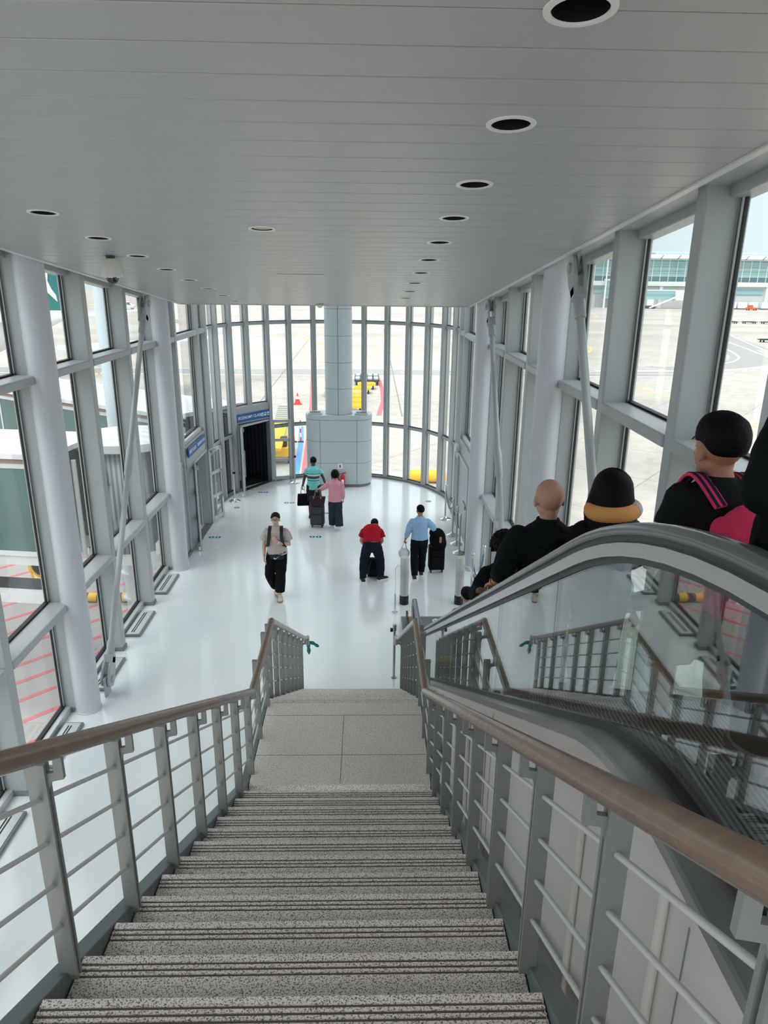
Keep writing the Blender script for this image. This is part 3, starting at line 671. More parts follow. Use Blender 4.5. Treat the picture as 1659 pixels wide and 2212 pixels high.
# ------------------------------------------------------------------ barrier bollards and guide tubes
def bollard(x, y, lab):
    t = thing('bollard', (x, y, 0), lab, 'bollard', None)
    MB().lathe([(.09, .20), (.09, 1.03), (.08, 1.045), (.02, 1.05)], (x, y, 0), 32).build('body', mat('bollard_grey', rgb(190, 188, 188), .4, .1), t, smooth=35)
    MB().lathe([(.095, 0), (.095, .19), (.09, .20)], (x, y, 0), 32).build('base_band', BLACK, t, smooth=35)
    MB().lathe([(.091, .6), (.091, .78)], (x, y, 0), 32).build('sensor_window', mat('sensor_grey', rgb(182, 180, 181), .4), t, smooth=35)
bollard(.79, 13.55, 'grey cylinder bollard with black base left of the escalator exit')
bollard(1.94, 13.55, 'grey cylinder bollard with black base right of the escalator exit')
t = thing('guide_rail', (.58, 13.2, 0), 'thin chrome guide rail running down beside the left bollard', 'guide rail')
MB().tube([(.72, 13.5, .88), (.64, 13.47, .88), (.60, 13.4, .85), (.585, 13.2, .45), (.58, 13.1, .25)], .016, 12).build('rail', CHROME, t, smooth=50)
MB().tube([(.58, 13.1, 0), (.58, 13.1, .42)], .022, 12).build('foot_post', CHROME, t, smooth=50)
MB().tube([(.52, 13.1, .03), (.64, 13.1, .03)], .014, 10).build('foot', CHROME, t, smooth=50)
t = thing('guide_rail', (2.15, 13.0, 0), 'thin chrome guide rail sloping away from the right bollard', 'guide rail')
MB().tube([(2.0, 13.5, .88), (2.08, 13.47, .88), (2.13, 13.4, .85), (2.22, 13.0, .45), (2.24, 12.9, .3)], .016, 12).build('rail', CHROME, t, smooth=50)
MB().tube([(2.24, 12.9, 0), (2.24, 12.9, .45)], .022, 12).build('foot_post', CHROME, t, smooth=50)
# ------------------------------------------------------------------ rope stanchions
def stanchion(x, y, lab, grp='chrome rope stanchions on the right', ball=True):
    t = thing('stanchion', (x, y, 0), lab, 'stanchion', grp)
    MB().lathe([(.16, 0), (.165, .01), (.15, .022), (.09, .045), (.035, .075), (.024, .1)], (x, y, 0), 32).build('base', CHROME, t, smooth=50)
    MB().lathe([(.026, .09), (.026, .86), (.03, .87), (.03, .93), (.022, .94), (.018, .96)], (x, y, 0), 18).build('pole', mat('pole_steel', rgb(196, 196, 194), .28, .6), t, smooth=40)
    if ball: MB().sphere((x, y, .99), .038, nu=16, nv=10).build('finial', CHROME, t, smooth=True)
    else:
        MB().lathe([(.03, .94), (.03, 1.0), (.02, 1.005)], (x, y, 0), 18).build('cap', STEEL, t, smooth=40); MB().box(x-.02, x+.06, y-.03, y+.02, .86, .93).build('belt_cassette', BLACK, t, bevel=.005)
    return t
SP = [(2.23, 19.1), (2.28, 17.75), (2.31, 17.1), (2.30, 16.45)]
sl_ = ['chrome ball topped stanchion farthest along the right wall near the glass curve', 'chrome ball topped stanchion second from the far end of the right row', 'chrome ball topped stanchion third from the far end of the right row', 'chrome ball topped stanchion half hidden by the right white column']
for p, l in zip(SP, sl_): stanchion(p[0], p[1], l)
stanchion(2.24, 13.85, 'chrome ball topped stanchion right behind the right bollard'); stanchion(2.55, 14.3, 'chrome ball topped stanchion nearest the right window behind the bollard')
stanchion(-4.02, 20.75, 'chrome belt stanchion standing left of the open economy class door', None, False)
stanchion(-2.40, 22.85, 'chrome stanchion standing right of the open economy class door', None, False)
ROPE = mat('blue_rope', rgb(70, 110, 150), .6)
def rope(a, b, lab, sag=.3):
    pts = [(a[0]+(b[0]-a[0])*i/10, a[1]+(b[1]-a[1])*i/10, .86-sag*4*(i/10)*(1-i/10)) for i in range(11)]
    tag(MB().tube(pts, .014, 8).build('barrier_rope', ROPE, smooth=50), lab, 'rope', 'blue ropes between stanchions')
rope(SP[0], SP[1], 'blue rope sagging between the two farthest right stanchions'); rope(SP[2], SP[3], 'blue rope sagging beside the right white column')
rope((2.24, 13.85), (2.55, 14.3), 'blue rope behind the right bollard', .45)
# ------------------------------------------------------------------ jetway doors
DG = glass('door_glass', (.88, .92, .92, 1), .06)
def leaf(par, a, b, h=2.05, hs=1, name='door_leaf'):
    a, b = V(a[0], a[1], 0), V(b[0], b[1], 0); d = (b-a); L = d.length; d.normalize(); n = V(d.y, -d.x, 0); c = (a+b)/2; th = .022
    f = MB()
    for q in (.045, L-.045): f.obox(a+d*q+V(0, 0, h/2+.02), d*.045, n*th, V(0, 0, h/2))
    for z, hh in ((.09, .06), (.72, .045), (1.38, .045), (h-.04, .05)): f.obox(c+V(0, 0, z+.02), d*(L/2-.05), n*th, V(0, 0, hh))
    lf = f.build(name, ALU, par, bevel=.004)
    for z0, z1 in ((.17, .70), (.79, 1.36), (1.45, h-.07)):
        MB().obox(c+V(0, 0, (z0+z1)/2), d*(L/2-.09), n*.005, V(0, 0, (z1-z0)/2)).build('glass_pane', DG, lf)
    q = a+d*(L-.09)+n*hs*.07
    m = MB(); m.tube([q+V(0, 0, .62), q+V(0, 0, 1.45)], .016, 10)
    for z in (.68, 1.39): m.tube([q+V(0, 0, z), q-n*hs*.06+V(0, 0, z)], .01, 8)
    m.build('pull_handle', STEEL, lf, smooth=50)
    m = MB(); m.obox(a+d*.2+V(0, 0, h-.03)+n*hs*.05, d*.11, n*.03, V(0, 0, .03)); m.build('door_closer', STEEL, lf)
    MB().obox(b-d*.03-n*hs*.045+V(0, 0, .06), d*.015, n*.02, V(0, 0, .05)).build('floor_bolt', CHROME, lf)
    return lf
dr = thing('door_1', (-4.31, 17.9, 0), kind='structure')
m = MB()
for y in (17.2, 18.66): m.box(-4.40, -4.28, y-.03, y+.03, 0, 2.12)
m.box(-4.40, -4.28, 17.2, 18.66, 2.06, 2.12); m.build('door_frame', ALU, dr)
m = MB(); m.box(-4.38, -4.30, 16.55, 17.17, 0, 2.12); m.build('side_panel', WHITE, dr)
leaf(dr, (-4.27, 17.2), (-4.10, 16.56), hs=-1); leaf(dr, (-4.26, 18.66), (-4.06, 19.28), hs=1)
MB().box(-4.45, -4.25, 17.2, 18.66, 0, .02).build('threshold', STEEL, dr)
dr = thing('door_2', (-3.55, 22.5, 0), kind='structure')
ja, jb = V(-3.93, 21.86, 0), V(-3.17, 23.12, 0); dj = (jb-ja).normalized(); nj = V(dj.y, -dj.x, 0)
m = MB()
for q in (ja, jb): m.obox(q+V(0, 0, 1.06), dj*.03, nj*.06, V(0, 0, 1.06))
m.obox((ja+jb)/2+V(0, 0, 2.09), dj*.73, nj*.06, V(0, 0, .03)); m.build('door_frame', ALU, dr)
leaf(dr, (-3.90, 21.80), (-3.80, 21.18), hs=-1); leaf(dr, (-3.12, 23.02), (-2.50, 23.14), hs=-1)
MB().obox((ja+jb)/2+V(0, 0, .01), dj*.7, nj*.1, V(0, 0, .01)).build('threshold', STEEL, dr)
# signs with lettering
def sign(a, b, z0, z1, texts, lab, pic=0):
    a, b = V(a[0], a[1], 0), V(b[0], b[1], 0); d = b-a; L = d.length; d.normalize(); n = V(d.y, -d.x, 0); c = (a+b)/2; c.z = (z0+z1)/2
    t = thing('gate_sign', (c.x, c.y, z0), lab, 'sign'); R3 = Matrix((d, V(0, 0, 1), n)).transposed().to_4x4()
    MB().obox(c, d*L/2, n*.015, V(0, 0, (z1-z0)/2)).build('board', BLUE, t)
    for tx, off, sz in texts:
        cu = bpy.data.curves.new('lettering', 'FONT'); cu.body = tx; cu.size = sz; cu.align_x = 'LEFT'; cu.align_y = 'CENTER'; cu.extrude = .002; cu.offset = .001
        o = bpy.data.objects.new('lettering', cu); COL.objects.link(o); dg = bpy.context.evaluated_depsgraph_get(); me = bpy.data.meshes.new_from_object(o.evaluated_get(dg)); bpy.data.objects.remove(o)
        me.materials.clear(); me.materials.append(SIGNW); o = bpy.data.objects.new('lettering', me); COL.objects.link(o); o.parent = t
        p = a+d*off+V(0, 0, c.z)+n*.017; o.matrix_local = Matrix.Translation(p-V(c.x, c.y, z0)) @ R3
    for k in range(pic):
        p = a+d*(L-.09-.13*(pic-1-k))+V(0, 0, c.z)+n*.017
        m = MB(); m.obox(p, d*.045, n*.002, V(0, 0, .055)); q = m.build('pictogram', SIGNW, t)
        m = MB(); m.obox(p+n*.003+V(0, 0, .015 if k % 2 else -.01), d*(.02+.008*k), n*.001, V(0, 0, .018)); m.build('pictogram_mark', BLUE, q)
sign((-4.265, 16.62), (-4.265, 18.4), 2.36, 2.58, [('FIRST CLASS', .06, .125), ('BUSINESS CLASS', .91, .108)], 'blue sign reading FIRST CLASS and BUSINESS CLASS above the nearer door')
off = -nj*.0
sign(tuple((EC[4]+EC[2]*-.70+EC[3]*(-.09 if EC[3].dot(P(1, -53, 0)-P(0, 0, 0)) > 0 else .09))[:2]), tuple((EC[4]+EC[2]*.74+EC[3]*(-.09 if EC[3].dot(P(1, -53, 0)-P(0, 0, 0)) > 0 else .09))[:2]), 2.2, 2.44, [('ECONOMY CLASS', .05, .122)], 'blue sign reading ECONOMY CLASS above the farther open door', 3)
# emergency door on the right wall
dr = thing('door_3', (2.5, 17.6, 0), kind='structure')
m = MB()
for y in (16.62, 18.58): m.box(2.45, 2.55, y-.03, y+.03, 0, 2.1)
m.box(2.45, 2.55, 16.62, 18.58, 2.04, 2.1); m.build('door_frame', ALU, dr)
lf = MB().box(2.50, 2.535, 16.66, 18.54, .03, 2.03).build('door_leaf', WHITE, dr); MB().box(2.46, 2.5, 17.0, 17.5, .95, 1.05).build('push_bar', STEEL, lf, bevel=.01)
t = tag(MB().box(2.36, 2.42, 18.3, 18.62, 2.12, 2.32).build('exit_sign', mat('sign_green', rgb(190, 215, 200), .4)), 'small pale green exit sign on the right wall beyond the column', 'sign')
# floor markers
FB = mat('marker_blue', rgb(40, 110, 160), .4); FT = mat('marker_tan', rgb(170, 160, 120), .5)
def marker(x, y, lab, m_=FB, grp='blue footprint floor stickers'):
    t = thing('floor_sticker', (x, y, 0), lab, 'sticker', grp)
    for k in (-1, 1):
        m = MB(); m.lathe([(.075, .001), (.075, .003)], (x+k*.085, y, 0), 20); f = m.build('disc', m_, t)
        m = MB(); m.box(x+k*.085-.018, x+k*.085+.018, y-.05, y+.05, .0035, .0045); m.build('footprint', FLOOR, f)
for x, y, l in ((-3.98, 17.55, 'blue footprint sticker on the floor before the first class door'), (-2.15, 17.6, 'blue footprint sticker on the floor behind the walking man'), (-1.35, 17.6, 'blue footprint sticker below the dark suitcase'), (-3.3, 21.7, 'blue footprint sticker before the economy class door'), (-2.35, 20.6, 'blue footprint sticker left of the striped shirt man'), (-1.1, 19.6, 'blue footprint sticker behind the suitcase couple')):
    marker(x, y, l)
for x, y, l in ((-3.85, 20.1, 'tan round floor disc near the left belt stanchion'), (1.9, 20.8, 'tan round floor disc near the far right stanchions')):
    tag(MB().lathe([(.09, .001), (.09, .004)], (x, y, 0), 24).build('floor_disc', FT), l, 'disc')
# ------------------------------------------------------------------ outdoors: apron and painted lines
GZ = -4.6
m = MB(); m.box(-420, 520, -120, 700, GZ-.3, GZ); ap = rest(m.build('apron', APRON)); 
LW = mat('line_white', rgb(232, 232, 230), .7); LY = mat('line_yellow', rgb(215, 185, 90), .7); LP = mat('line_pink', rgb(205, 100, 112), .8, var=.15, vscale=.8); LB = mat('line_blue', rgb(80, 140, 200), .8); ASP = mat('asphalt', rgb(150, 149, 147), .9, var=.08, vscale=.2)
DK = mat('stain', rgb(120, 118, 116), .9)
def line(pts, wd, m_, z=.012, name='painted_line'):
    m = MB(); 
    vs = []; fs = []; n = len(pts)
    for i in range(n):
        a = Vector(pts[max(i-1, 0)]); b = Vector(pts[min(i+1, n-1)]); d = (b-a).normalized(); q = Vector((-d.y, d.x))*wd/2
        for s in (1, -1): vs.append((pts[i][0]+q.x*s, pts[i][1]+q.y*s, GZ+z))
    for i in range(n-1): fs.append((2*i, 2*i+1, 2*i+3, 2*i+2))
    vs2 = vs+[(x, y, GZ-.05) for x, y, _ in vs]; N = len(vs)
    fs += [(2*i, 2*i+2, N+2*i+2, N+2*i) for i in range(n-1)]+[(2*i+3, 2*i+1, N+2*i+1, N+2*i+3) for i in range(n-1)]
    return m.add(vs2, fs).build(name, m_, ap)
def smooth(pts, k=3):
    for _ in range(k):
        o = [pts[0]]
        for a, b in zip(pts, pts[1:]): o += [(a[0]*.75+b[0]*.25, a[1]*.75+b[1]*.25), (a[0]*.25+b[0]*.75, a[1]*.25+b[1]*.75)]
        pts = o+[pts[-1]]
    return pts
line([(-200, 89.9), (41, 91.3)], 6.2, ASP, .006, 'asphalt_strip')
line([(-200, 92.6), (-15, 93.2), (-5, 94.3), (10, 93.4), (28, 92.9), (47, 94.8)], .35, LW)
line([(-200, 87.6), (10, 87.2), (43, 88.7), (110, 84)], .3, LW)
line([(10, 90.2), (45, 91.6), (60, 90)], .2, LW)
B_ = smooth([(65.7, 134.1), (63.5, 125.6), (61.3, 118.9), (58.9, 112.8), (54.8, 106.5), (50.1, 102.5), (40, 99.6)]); C_ = smooth([(80, 168), (74.2, 151.5), (69.5, 132.6), (64.9, 116.9), (63.2, 109.3), (59.8, 103.6), (56.1, 100.7), (51.3, 97.5), (46.6, 95.1), (30, 94)])
line(smooth([(78, 168), (70, 140), (64, 122), (61, 113), (56.5, 105.2), (50, 100.5), (40, 97)]), 6, ASP, .005, 'asphalt_strip')
line([(90, 186), (78.2, 150.7), (69.3, 123.6), (60, 96)], .35, LW); line(B_, .32, LW); line(C_, .32, LW)
line([(84, 178), (75.5, 150), (69, 128)], 6, ASP, .004, 'asphalt_strip')
line([(29.8, 82.1), (30.7, 72.2), (31.4, 64), (31.7, 55.9), (32, 40)], .22, LY)
line(smooth([(38, 142), (40.7, 136.5), (40.6, 132.6), (39.1, 125.1), (36, 117.5), (31, 111)]), .35, LY); line(smooth([(70, 285), (79, 267), (82, 262), (79, 250), (70, 236)]), .5, LY)
line(smooth([(-24, 150), (-17.2, 148), (-13.4, 149), (-10.6, 137.3), (-7, 128)]), .5, LY); line(smooth([(-6, 150), (-3, 147), (-4, 139)]), .5, LY)
line([(-38, 96), (-37, 112)], .3, LY); line([(-32.5, 80), (-32.2, 96)], .3, LY)
line([(1.25, 86), (1.6, 76), (1.55, 68), (1.0, 60.5)], .42, LP); line([(-7.2, 94.5), (-5.2, 67), (-4.4, 54), (-3.65, 40)], .42, LP); line([(-5.2, 55.5), (-4.72, 50), (-4.15, 40)], .34, LB, .02)
line([(-10.1, 66.7), (-11.4, 145)], .08, DK, .014, 'slab_joint'); line([(3, 60), (4, 190)], .1, DK, .014, 'slab_joint'); line([(12, 70), (20, 110)], .1, DK, .014, 'slab_joint')
line([(-14, 6), (-14, 34)], 19, mat('worn_concrete', rgb(158, 154, 151), .9, var=.22, vscale=.55), .004, 'worn_slab')
for c in (22.2, 23.7, 25.2, 26.7, 28.1, 29.5, 31.2, 32.8, 34.3, 36.0, 37.8, 39.6, 41.3, 43.0, 45.0, 47.0, 49.0):
    x0 = -19.0; x1 = -7.6; line([(x0, c+x0*1.02), (x1, c+x1*1.02)], .15, mat('line_red', rgb(196, 96, 104), .8, var=.2, vscale=1.5))
# grass strip far away left
line([(-420, 330), (40, 330)], 14, mat('grass', rgb(160, 168, 130), .9), .004, 'grass_strip')
# ------------------------------------------------------------------ far terminal
TG = stripes('terminal_glass', rgb(150, 186, 186), rgb(128, 170, 172), 'Z', 2.6, .5, .25, 0, 0); TGD = mat('terminal_glass_dark', rgb(88, 118, 124), .25); TW = mat('terminal_wall', rgb(205, 207, 206), .7, var=.03, vscale=.05); TWH = mat('terminal_white', rgb(226, 230, 230), .5); TS = mat('terminal_shutter', rgb(170, 175, 176), .6)
t = thing('terminal_building', (150, 365, GZ), 'long glass fronted terminal building with teal windows across the apron', 'building')
MB().box(60, 250, 349, 385, GZ, 5.3).build('lower_wall', TW, t)
MB().box(60, 250, 347.5, 385, 5.3, 7.3).build('concrete_band', TWH, t)
MB().box(60, 250, 350, 384, 7.3, 16.9).build('curtain_wall', TG, t)
MB().box(60, 250, 349.8, 350, 7.3, 9.6).build('dark_glazing', TGD, t)
m = MB()
for i in range(49): m.box(60+i*3.9, 60.25+i*3.9, 349.6, 350, 7.3, 16.9)
for z in (9.6, 11.2, 12.8, 14.4, 16.0): m.box(60, 250, 349.65, 350, z, z+.12)
m.build('window_grid', TWH, t)
MB().prism([(346, 17.6), (347, 18.7), (350, 19.3), (384, 19.3), (384, 16.9), (349, 16.9)], 60, 250, 'X').build('canopy', TWH, t)
m = MB()
for i in range(22): m.bar((64+i*8, 346.2, 17.2), (65+i*8, 345.2, 18.9), .25, .25)
m.build('canopy_bracket', DKGREY, t)
MB().prism([(352, 19.3), (354, 20.3), (362, 21.2), (375, 21), (375, 19.3)], 136, 250, 'X').build('roof_glass', TG, t)
for x in (104, 121, 138, 155, 172, 189, 206): MB().box(x, x+1.6, 348, 349.2, GZ, 5.3).build('pilaster', TWH, t)
for x0, x1 in ((108, 118), (126, 136), (160, 171)): MB().box(x0, x1, 348.7, 349, GZ, 2.6).build('shutter', TS, t)
for x0, x1 in ((174, 188), (192, 204), (107, 111)): MB().box(x0, x1, 348.6, 349, 1.6, 4.2).build('teal_window', TG, t)
for x0, x1 in ((178, 184), (151, 155)): MB().box(x0, x1, 348.5, 349, GZ, -1.6).build('dark_doorway', TGD, t); 
MB().box(112, 119, 342, 349, -.5, 8.2).build('stair_tower', TG, t); MB().box(111.5, 119.5, 341.5, 349, 7.4, 8.2).build('tower_roof', TWH, t)
t = thing('light_mast', (108, 335, GZ), 'tall white floodlight mast in front of the terminal', 'mast')
MB().cyl((108, 335, GZ), (108, 335, 19.6), .45, 12, .25).build('pole', TWH, t, smooth=40); MB().lathe([(.4, 19.4), (2.6, 19.7), (2.6, 20.1), (.4, 20.4)], (108, 335, 0), 16).build('lamp_crown', DKGREY, t)
t = thing('passenger_bridge', (134, 338, GZ), 'distant teal passenger bridge with stairs in front of the terminal', 'bridge')
MB().box(122, 141, 337, 340, -.6, 3.2).build('tunnel', TG, t); MB().box(141, 147, 336, 341, -.9, 3.6).build('cab', TWH, t); MB().box(147, 156, 336.5, 340, -.4, 3.6).build('canopy', TS, t)
MB().box(121.5, 141, 336.8, 340.2, 3.2, 3.6).build('tunnel_roof', TWH, t)
m = MB(); m.bar((129, 335, GZ+.3), (141, 335, .6), 1.4, .5); m.build('stairs', TWH, t); MB().box(128, 131, 335.5, 340, GZ, -.6).build('drive_column', TWH, t)
MB().box(126.5, 132, 335.2, 340.4, GZ, GZ+1.3).build('wheel_bogie', DKGREY, t)
# ------------------------------------------------------------------ ground equipment
YE = mat('gse_yellow', rgb(235, 180, 30), .5, var=.1, vscale=2); ORG = mat('gse_orange', rgb(225, 90, 50), .5); TYRE = mat('tyre', rgb(30, 31, 33), .8); PAL = mat('pallet_grey', rgb(165, 172, 178), .5); FRM = mat('dolly_frame', rgb(48, 54, 58), .6)
def wheels(t, x, y, hw, hl, r=.22):
    for i in (-1, 1):
        for j in (-1, 1): MB().cyl((x+i*hw-.07, y+j*hl, GZ+r), (x+i*hw+.07, y+j*hl, GZ+r), r, 14).build('wheel', TYRE, t, smooth=40)
def dolly(x, y, w_, l_, m_, lab, grp, pallets=False, kind='cargo_dolly'):
    t = thing(kind, (x, y, GZ), lab, 'dolly', grp)
    MB().box(x-w_/2, x+w_/2, y-l_/2, y+l_/2, GZ+.42, GZ+.56).build('deck', FRM if pallets else m_, t)
    wheels(t, x, y, w_*.36, l_*.33)
    if pallets:
        for k in (-1, 1): MB().box(x+k*w_*.25-w_*.19, x+k*w_*.25+w_*.19, y-l_*.36, y+l_*.36, GZ+.56, GZ+.78).build('pallet', PAL, t, bevel=.05)
        m = MB()
        for k in (-1, 0, 1): m.box(x+k*w_*.48-.05, x+k*w_*.48+.05, y-l_/2, y+l_/2, GZ+.56, GZ+.68)
        m.build('side_rail', FRM, t)
    else:
        m = MB()
        for k in range(5): m.box(x-w_*.42, x+w_*.42, y-l_*.4+k*l_*.2-.06, y-l_*.4+k*l_*.2+.06, GZ+.56, GZ+.64)
        m.build('roller', m_, t)
        MB().bar((x, y-l_/2, GZ+.4), (x, y-l_/2-.7, GZ+.3), .09, .07).build('tow_bar', FRM, t)
    return t
for i, (x, y) in enumerate(((-.72, 82.3), (.65, 82.3), (-.72, 79.6), (.65, 79.6))):
    dolly(x, y, 1.33, 2.3, FRM, 'black pallet dolly with grey pads, %s of four behind the pillar' % ['far left', 'far right', 'near left', 'near right'][i], 'black dollies beyond the pillar', True)
for i, (x, y) in enumerate(((-.05, 76.2), (-.55, 73.2), (-1.15, 70.3), (-1.2, 67.6), (-1.25, 65.0), (-1.3, 62.4))):
    dolly(x, y, 1.9, 1.7, YE if i != 2 else mat('gse_cream', rgb(215, 190, 120), .5), 'yellow baggage dolly in the line right of the pillar, number %s from the far end' % ['one', 'two', 'three', 'four', 'five', 'six'][i], 'line of yellow dollies')
dolly(-3.6, 71.2, 1.3, 2.4, PAL, 'grey dolly with red edge just left of the pillar', None)
for i, x in enumerate((101.5, 107.2, 112.8, 118.4)): dolly(x, 214, 4.2, 1.8, FRM, 'dark empty dolly in the distant row, %s from the left' % ['first', 'second', 'third', 'fourth'][i], 'distant row of dark dollies')
dolly(81.2, 145, 4.2, 1.8, FRM, 'single dark dolly with a pale load at the right frame edge', None)
t = thing('baggage_tug', (172, 325, GZ), 'small orange tug with open cab in front of the terminal', 'tug'); MB().box(169, 173.6, 324, 326, GZ+.5, GZ+1.2).build('body', ORG, t); MB().box(170, 171.4, 324, 326, GZ+1.2, GZ+2.3).build('cab', ORG, t); wheels(t, 171.3, 325, 1.6, .9, .45)
t = thing('baggage_tug', (180, 318, GZ), 'low orange tug with dark load right of the first tug', 'tug'); MB().box(175.5, 178.5, 317, 319, GZ+.5, GZ+1.3).build('body', ORG, t); MB().box(179, 185, 317, 319, GZ+.5, GZ+1.3).build('load', FRM, t); wheels(t, 181, 318, 3.6, .9, .45)
for i, x in enumerate((168, 173, 178, 184, 190, 195)):
    t = thing('cargo_container', (x, 338, GZ), 'white cargo container before the terminal wall, %s from the left' % od[i].replace('nearest', 'first'), 'container', 'white containers by the terminal'); MB().box(x-2.1, x+2.1, 336.5, 339.5, GZ+.5, GZ+3.2).build('box_body', TWH, t); MB().box(x-2.2, x+2.2, 336.4, 339.6, GZ+.2, GZ+.5).build('base', FRM, t)
CON = mat('cone_red', rgb(225, 50, 40), .5)
t = thing('traffic_cone', (-6.46, 66, GZ), 'red and white traffic cone on the apron left of the pillar', 'cone')
MB().box(-6.85, -6.07, 65.6, 66.4, GZ, GZ+.07).build('base', CON, t); MB().lathe([(.30, .07), (.16, .5)], (-6.46, 66, GZ), 18).build('lower_cone', CON, t, smooth=40); MB().lathe([(.16, .5), (.10, .75)], (-6.46, 66, GZ), 18).build('white_band', TWH, t, smooth=40); MB().lathe([(.10, .75), (.04, 1.05)], (-6.46, 66, GZ), 18).build('tip', CON, t, smooth=40)
for k, (x, l) in enumerate(((-5.2, 'left'), (-4.72, 'right'))):
    t = thing('delineator_post', (x, 49.8, GZ), 'red and white striped post on the apron, %s of the pair by the open door' % l, 'post'); MB().lathe([(.22, 0), (.2, .06), (.06, .08)], (x, 49.8, GZ), 16).build('base', TYRE, t)
    for q in range(5): MB().lathe([(.05, .08+q*.3), (.05, .38+q*.3)], (x, 49.8, GZ), 12).build('band', CON if q % 2 == 0 else TWH, t, smooth=40)
# belt loader seen through the open glass door
t = thing('belt_loader', (-5.6, 44.5, GZ), 'yellow baggage belt loader parked outside beyond the open glass door', 'loader')
MB().box(-6.4, -4.9, 43.2, 47.0, GZ+.5, GZ+1.1).build('chassis', YE, t, bevel=.05); m = MB(); m.bar((-5.65, 42.2, GZ+1.2), (-5.65, 48.6, GZ+2.6), .9, .18); m.build('boom', YE, t)
m = MB()
for k in range(8): m.cyl((-6.1, 46.4+k*.33, GZ+2.25+k*.075), (-5.2, 46.4+k*.33, GZ+2.25+k*.075), .07, 10)
m.build('roller', PAL, t, smooth=40); wheels(t, -5.65, 45, .75, 1.3, .32); MB().box(-5.4, -5.0, 43.4, 43.9, GZ+1.1, GZ+1.7).build('seat', FRM, t, bevel=.04)
MB().box(-6.3, -5.9, 43.1, 43.2, GZ+.6, GZ+1.0).build('notice_plate', TWH, t)
t = thing('yellow_tank', (3.3, 39.3, GZ), 'rounded yellow tank on the apron at the foot of the right curved glass', 'tank'); MB().tube([(2.35, 39.3, GZ+.4), (2.5, 39.3, GZ+.4), (4.4, 39.3, GZ+.4), (4.55, 39.3, GZ+.4)], [.2, .36, .36, .2], 20).build('shell', YE, t, smooth=50)
for x in (2.8, 4.1): MB().box(x-.1, x+.1, 39.0, 39.6, GZ, GZ+.12).build('foot', FRM, t)
# van
t = thing('van', (-87, 271, GZ), 'tiny white van far away on the left apron', 'van'); MB().prism([(-89, GZ+.5), (-85, GZ+.5), (-84.8, GZ+1.4), (-85.8, GZ+1.6), (-86.6, GZ+2.6), (-89, GZ+2.6)], 270, 272, 'Y').build('body', TWH, t, bevel=.1); MB().prism([(-86.5, GZ+2.5), (-85.9, GZ+1.65), (-87.4, GZ+1.65), (-87.4, GZ+2.5)], 269.95, 272.05, 'Y').build('window', TGD, t); wheels(t, -87, 271, 1.3, .9, .35)
# ------------------------------------------------------------------ airliner at the left
AW = mat('aircraft_white', rgb(228, 232, 234), .3); TEAL = mat('aircraft_teal', rgb(18, 110, 112), .35)
t = thing('airliner', (-50, 80, GZ), 'white airliner with teal tail fin parked beyond the left windows', 'airliner')
vs = []; fs = []; prof = [(-32.3, 2.35, .12), (-33.2, 2.3, .5), (-36, 1.75, 1.35), (-40, .9, 2.3), (-45, .1, 3.0), (-50, -.2, 3.25), (-80, -.2, 3.25)]
n = 28
for x, z, r in prof:
    for j in range(n): a = 2*pi*j/n; vs.append((x, 80+r*cos(a), z+r*sin(a)))
for i in range(len(prof)-1):
    for j in range(n): fs.append((i*n+j, i*n+(j+1) % n, (i+1)*n+(j+1) % n, (i+1)*n+j))
fs += [tuple(range(n)), tuple(reversed(range(len(vs)-n, len(vs))))]
MB().add(vs, fs).build('fuselage', AW, t, smooth=50)
MB().prism([(-33.0, 3.0), (-33.0, 4), (-32.2, 11.5), (-35.2, 11.5), (-42, 4.2), (-44, 3.0)], 79.8, 80.2, 'Y').build('tail_fin', TEAL, t, bevel=.05)
MB().prism([(-33.1, 3.9), (-34.2, 5.0), (-35.2, 6.2), (-34.6, 7.2), (-33.9, 8.2), (-33.1, 9.4), (-33.4, 8.0), (-33.8, 6.8), (-33.9, 6.0), (-33.6, 5.2), (-33.2, 4.6)], 79.72, 79.81, 'Y').build('fin_emblem', AW, t)
MB().add([(-35, 79.5, 1.9), (-39.5, 79.5, 1.9), (-38.3, 70, 2.2), (-36.8, 70, 2.2), (-35, 79.5, 2.1), (-39.5, 79.5, 2.3), (-38.3, 70, 2.3), (-36.8, 70, 2.3)], [(0,3,2,1),(4,5,6,7),(0,1,5,4),(1,2,6,5),(2,3,7,6),(3,0,4,7)]).build('stabilizer', AW, t)
for x in (-48, -66): MB().cyl((x, 79, GZ+.6), (x, 81, GZ+.6), .6, 16).build('wheel', TYRE, t, smooth=40); MB().cyl((x, 80, GZ+.6), (x, 80, -3), .18, 10).build('gear_leg', AW, t)
def wing(pts, lab):
    t = thing('aircraft_wing', (pts[0][0], pts[0][1], GZ), lab, 'wing'); b = [(x, y, z) for x, y, z in pts]; u = [(x, y, z+.35*(1 if i in (0, 3) else .3)) for i, (x, y, z) in enumerate(pts)]
    MB().add(b+u, [(0,3,2,1),(4,5,6,7),(0,1,5,4),(1,2,6,5),(2,3,7,6),(3,0,4,7)]).build('wing_panel', AW, t); 
    q = b[1]; MB().bar(q, (q[0]+.5, q[1]+1.2, q[2]+1.1), .08, .7).build('winglet', AW, t)
    p = b[0]; MB().bar((p[0], p[1], GZ), (p[0], p[1], p[2]), .5, .5).build('gear_leg', AW, t); return t
wing([(-24, 62, .2), (-9.7, 85.2, .5), (-10.6, 87.2, .5), (-28, 66, .2)], 'long white wing reaching in from the left behind the curved glass')
wing([(-37.5, 84, 1.2), (-42, 150, .5), (-44.5, 150, .5), (-41, 84, 1.2)], 'white wing farther away behind the left windows')
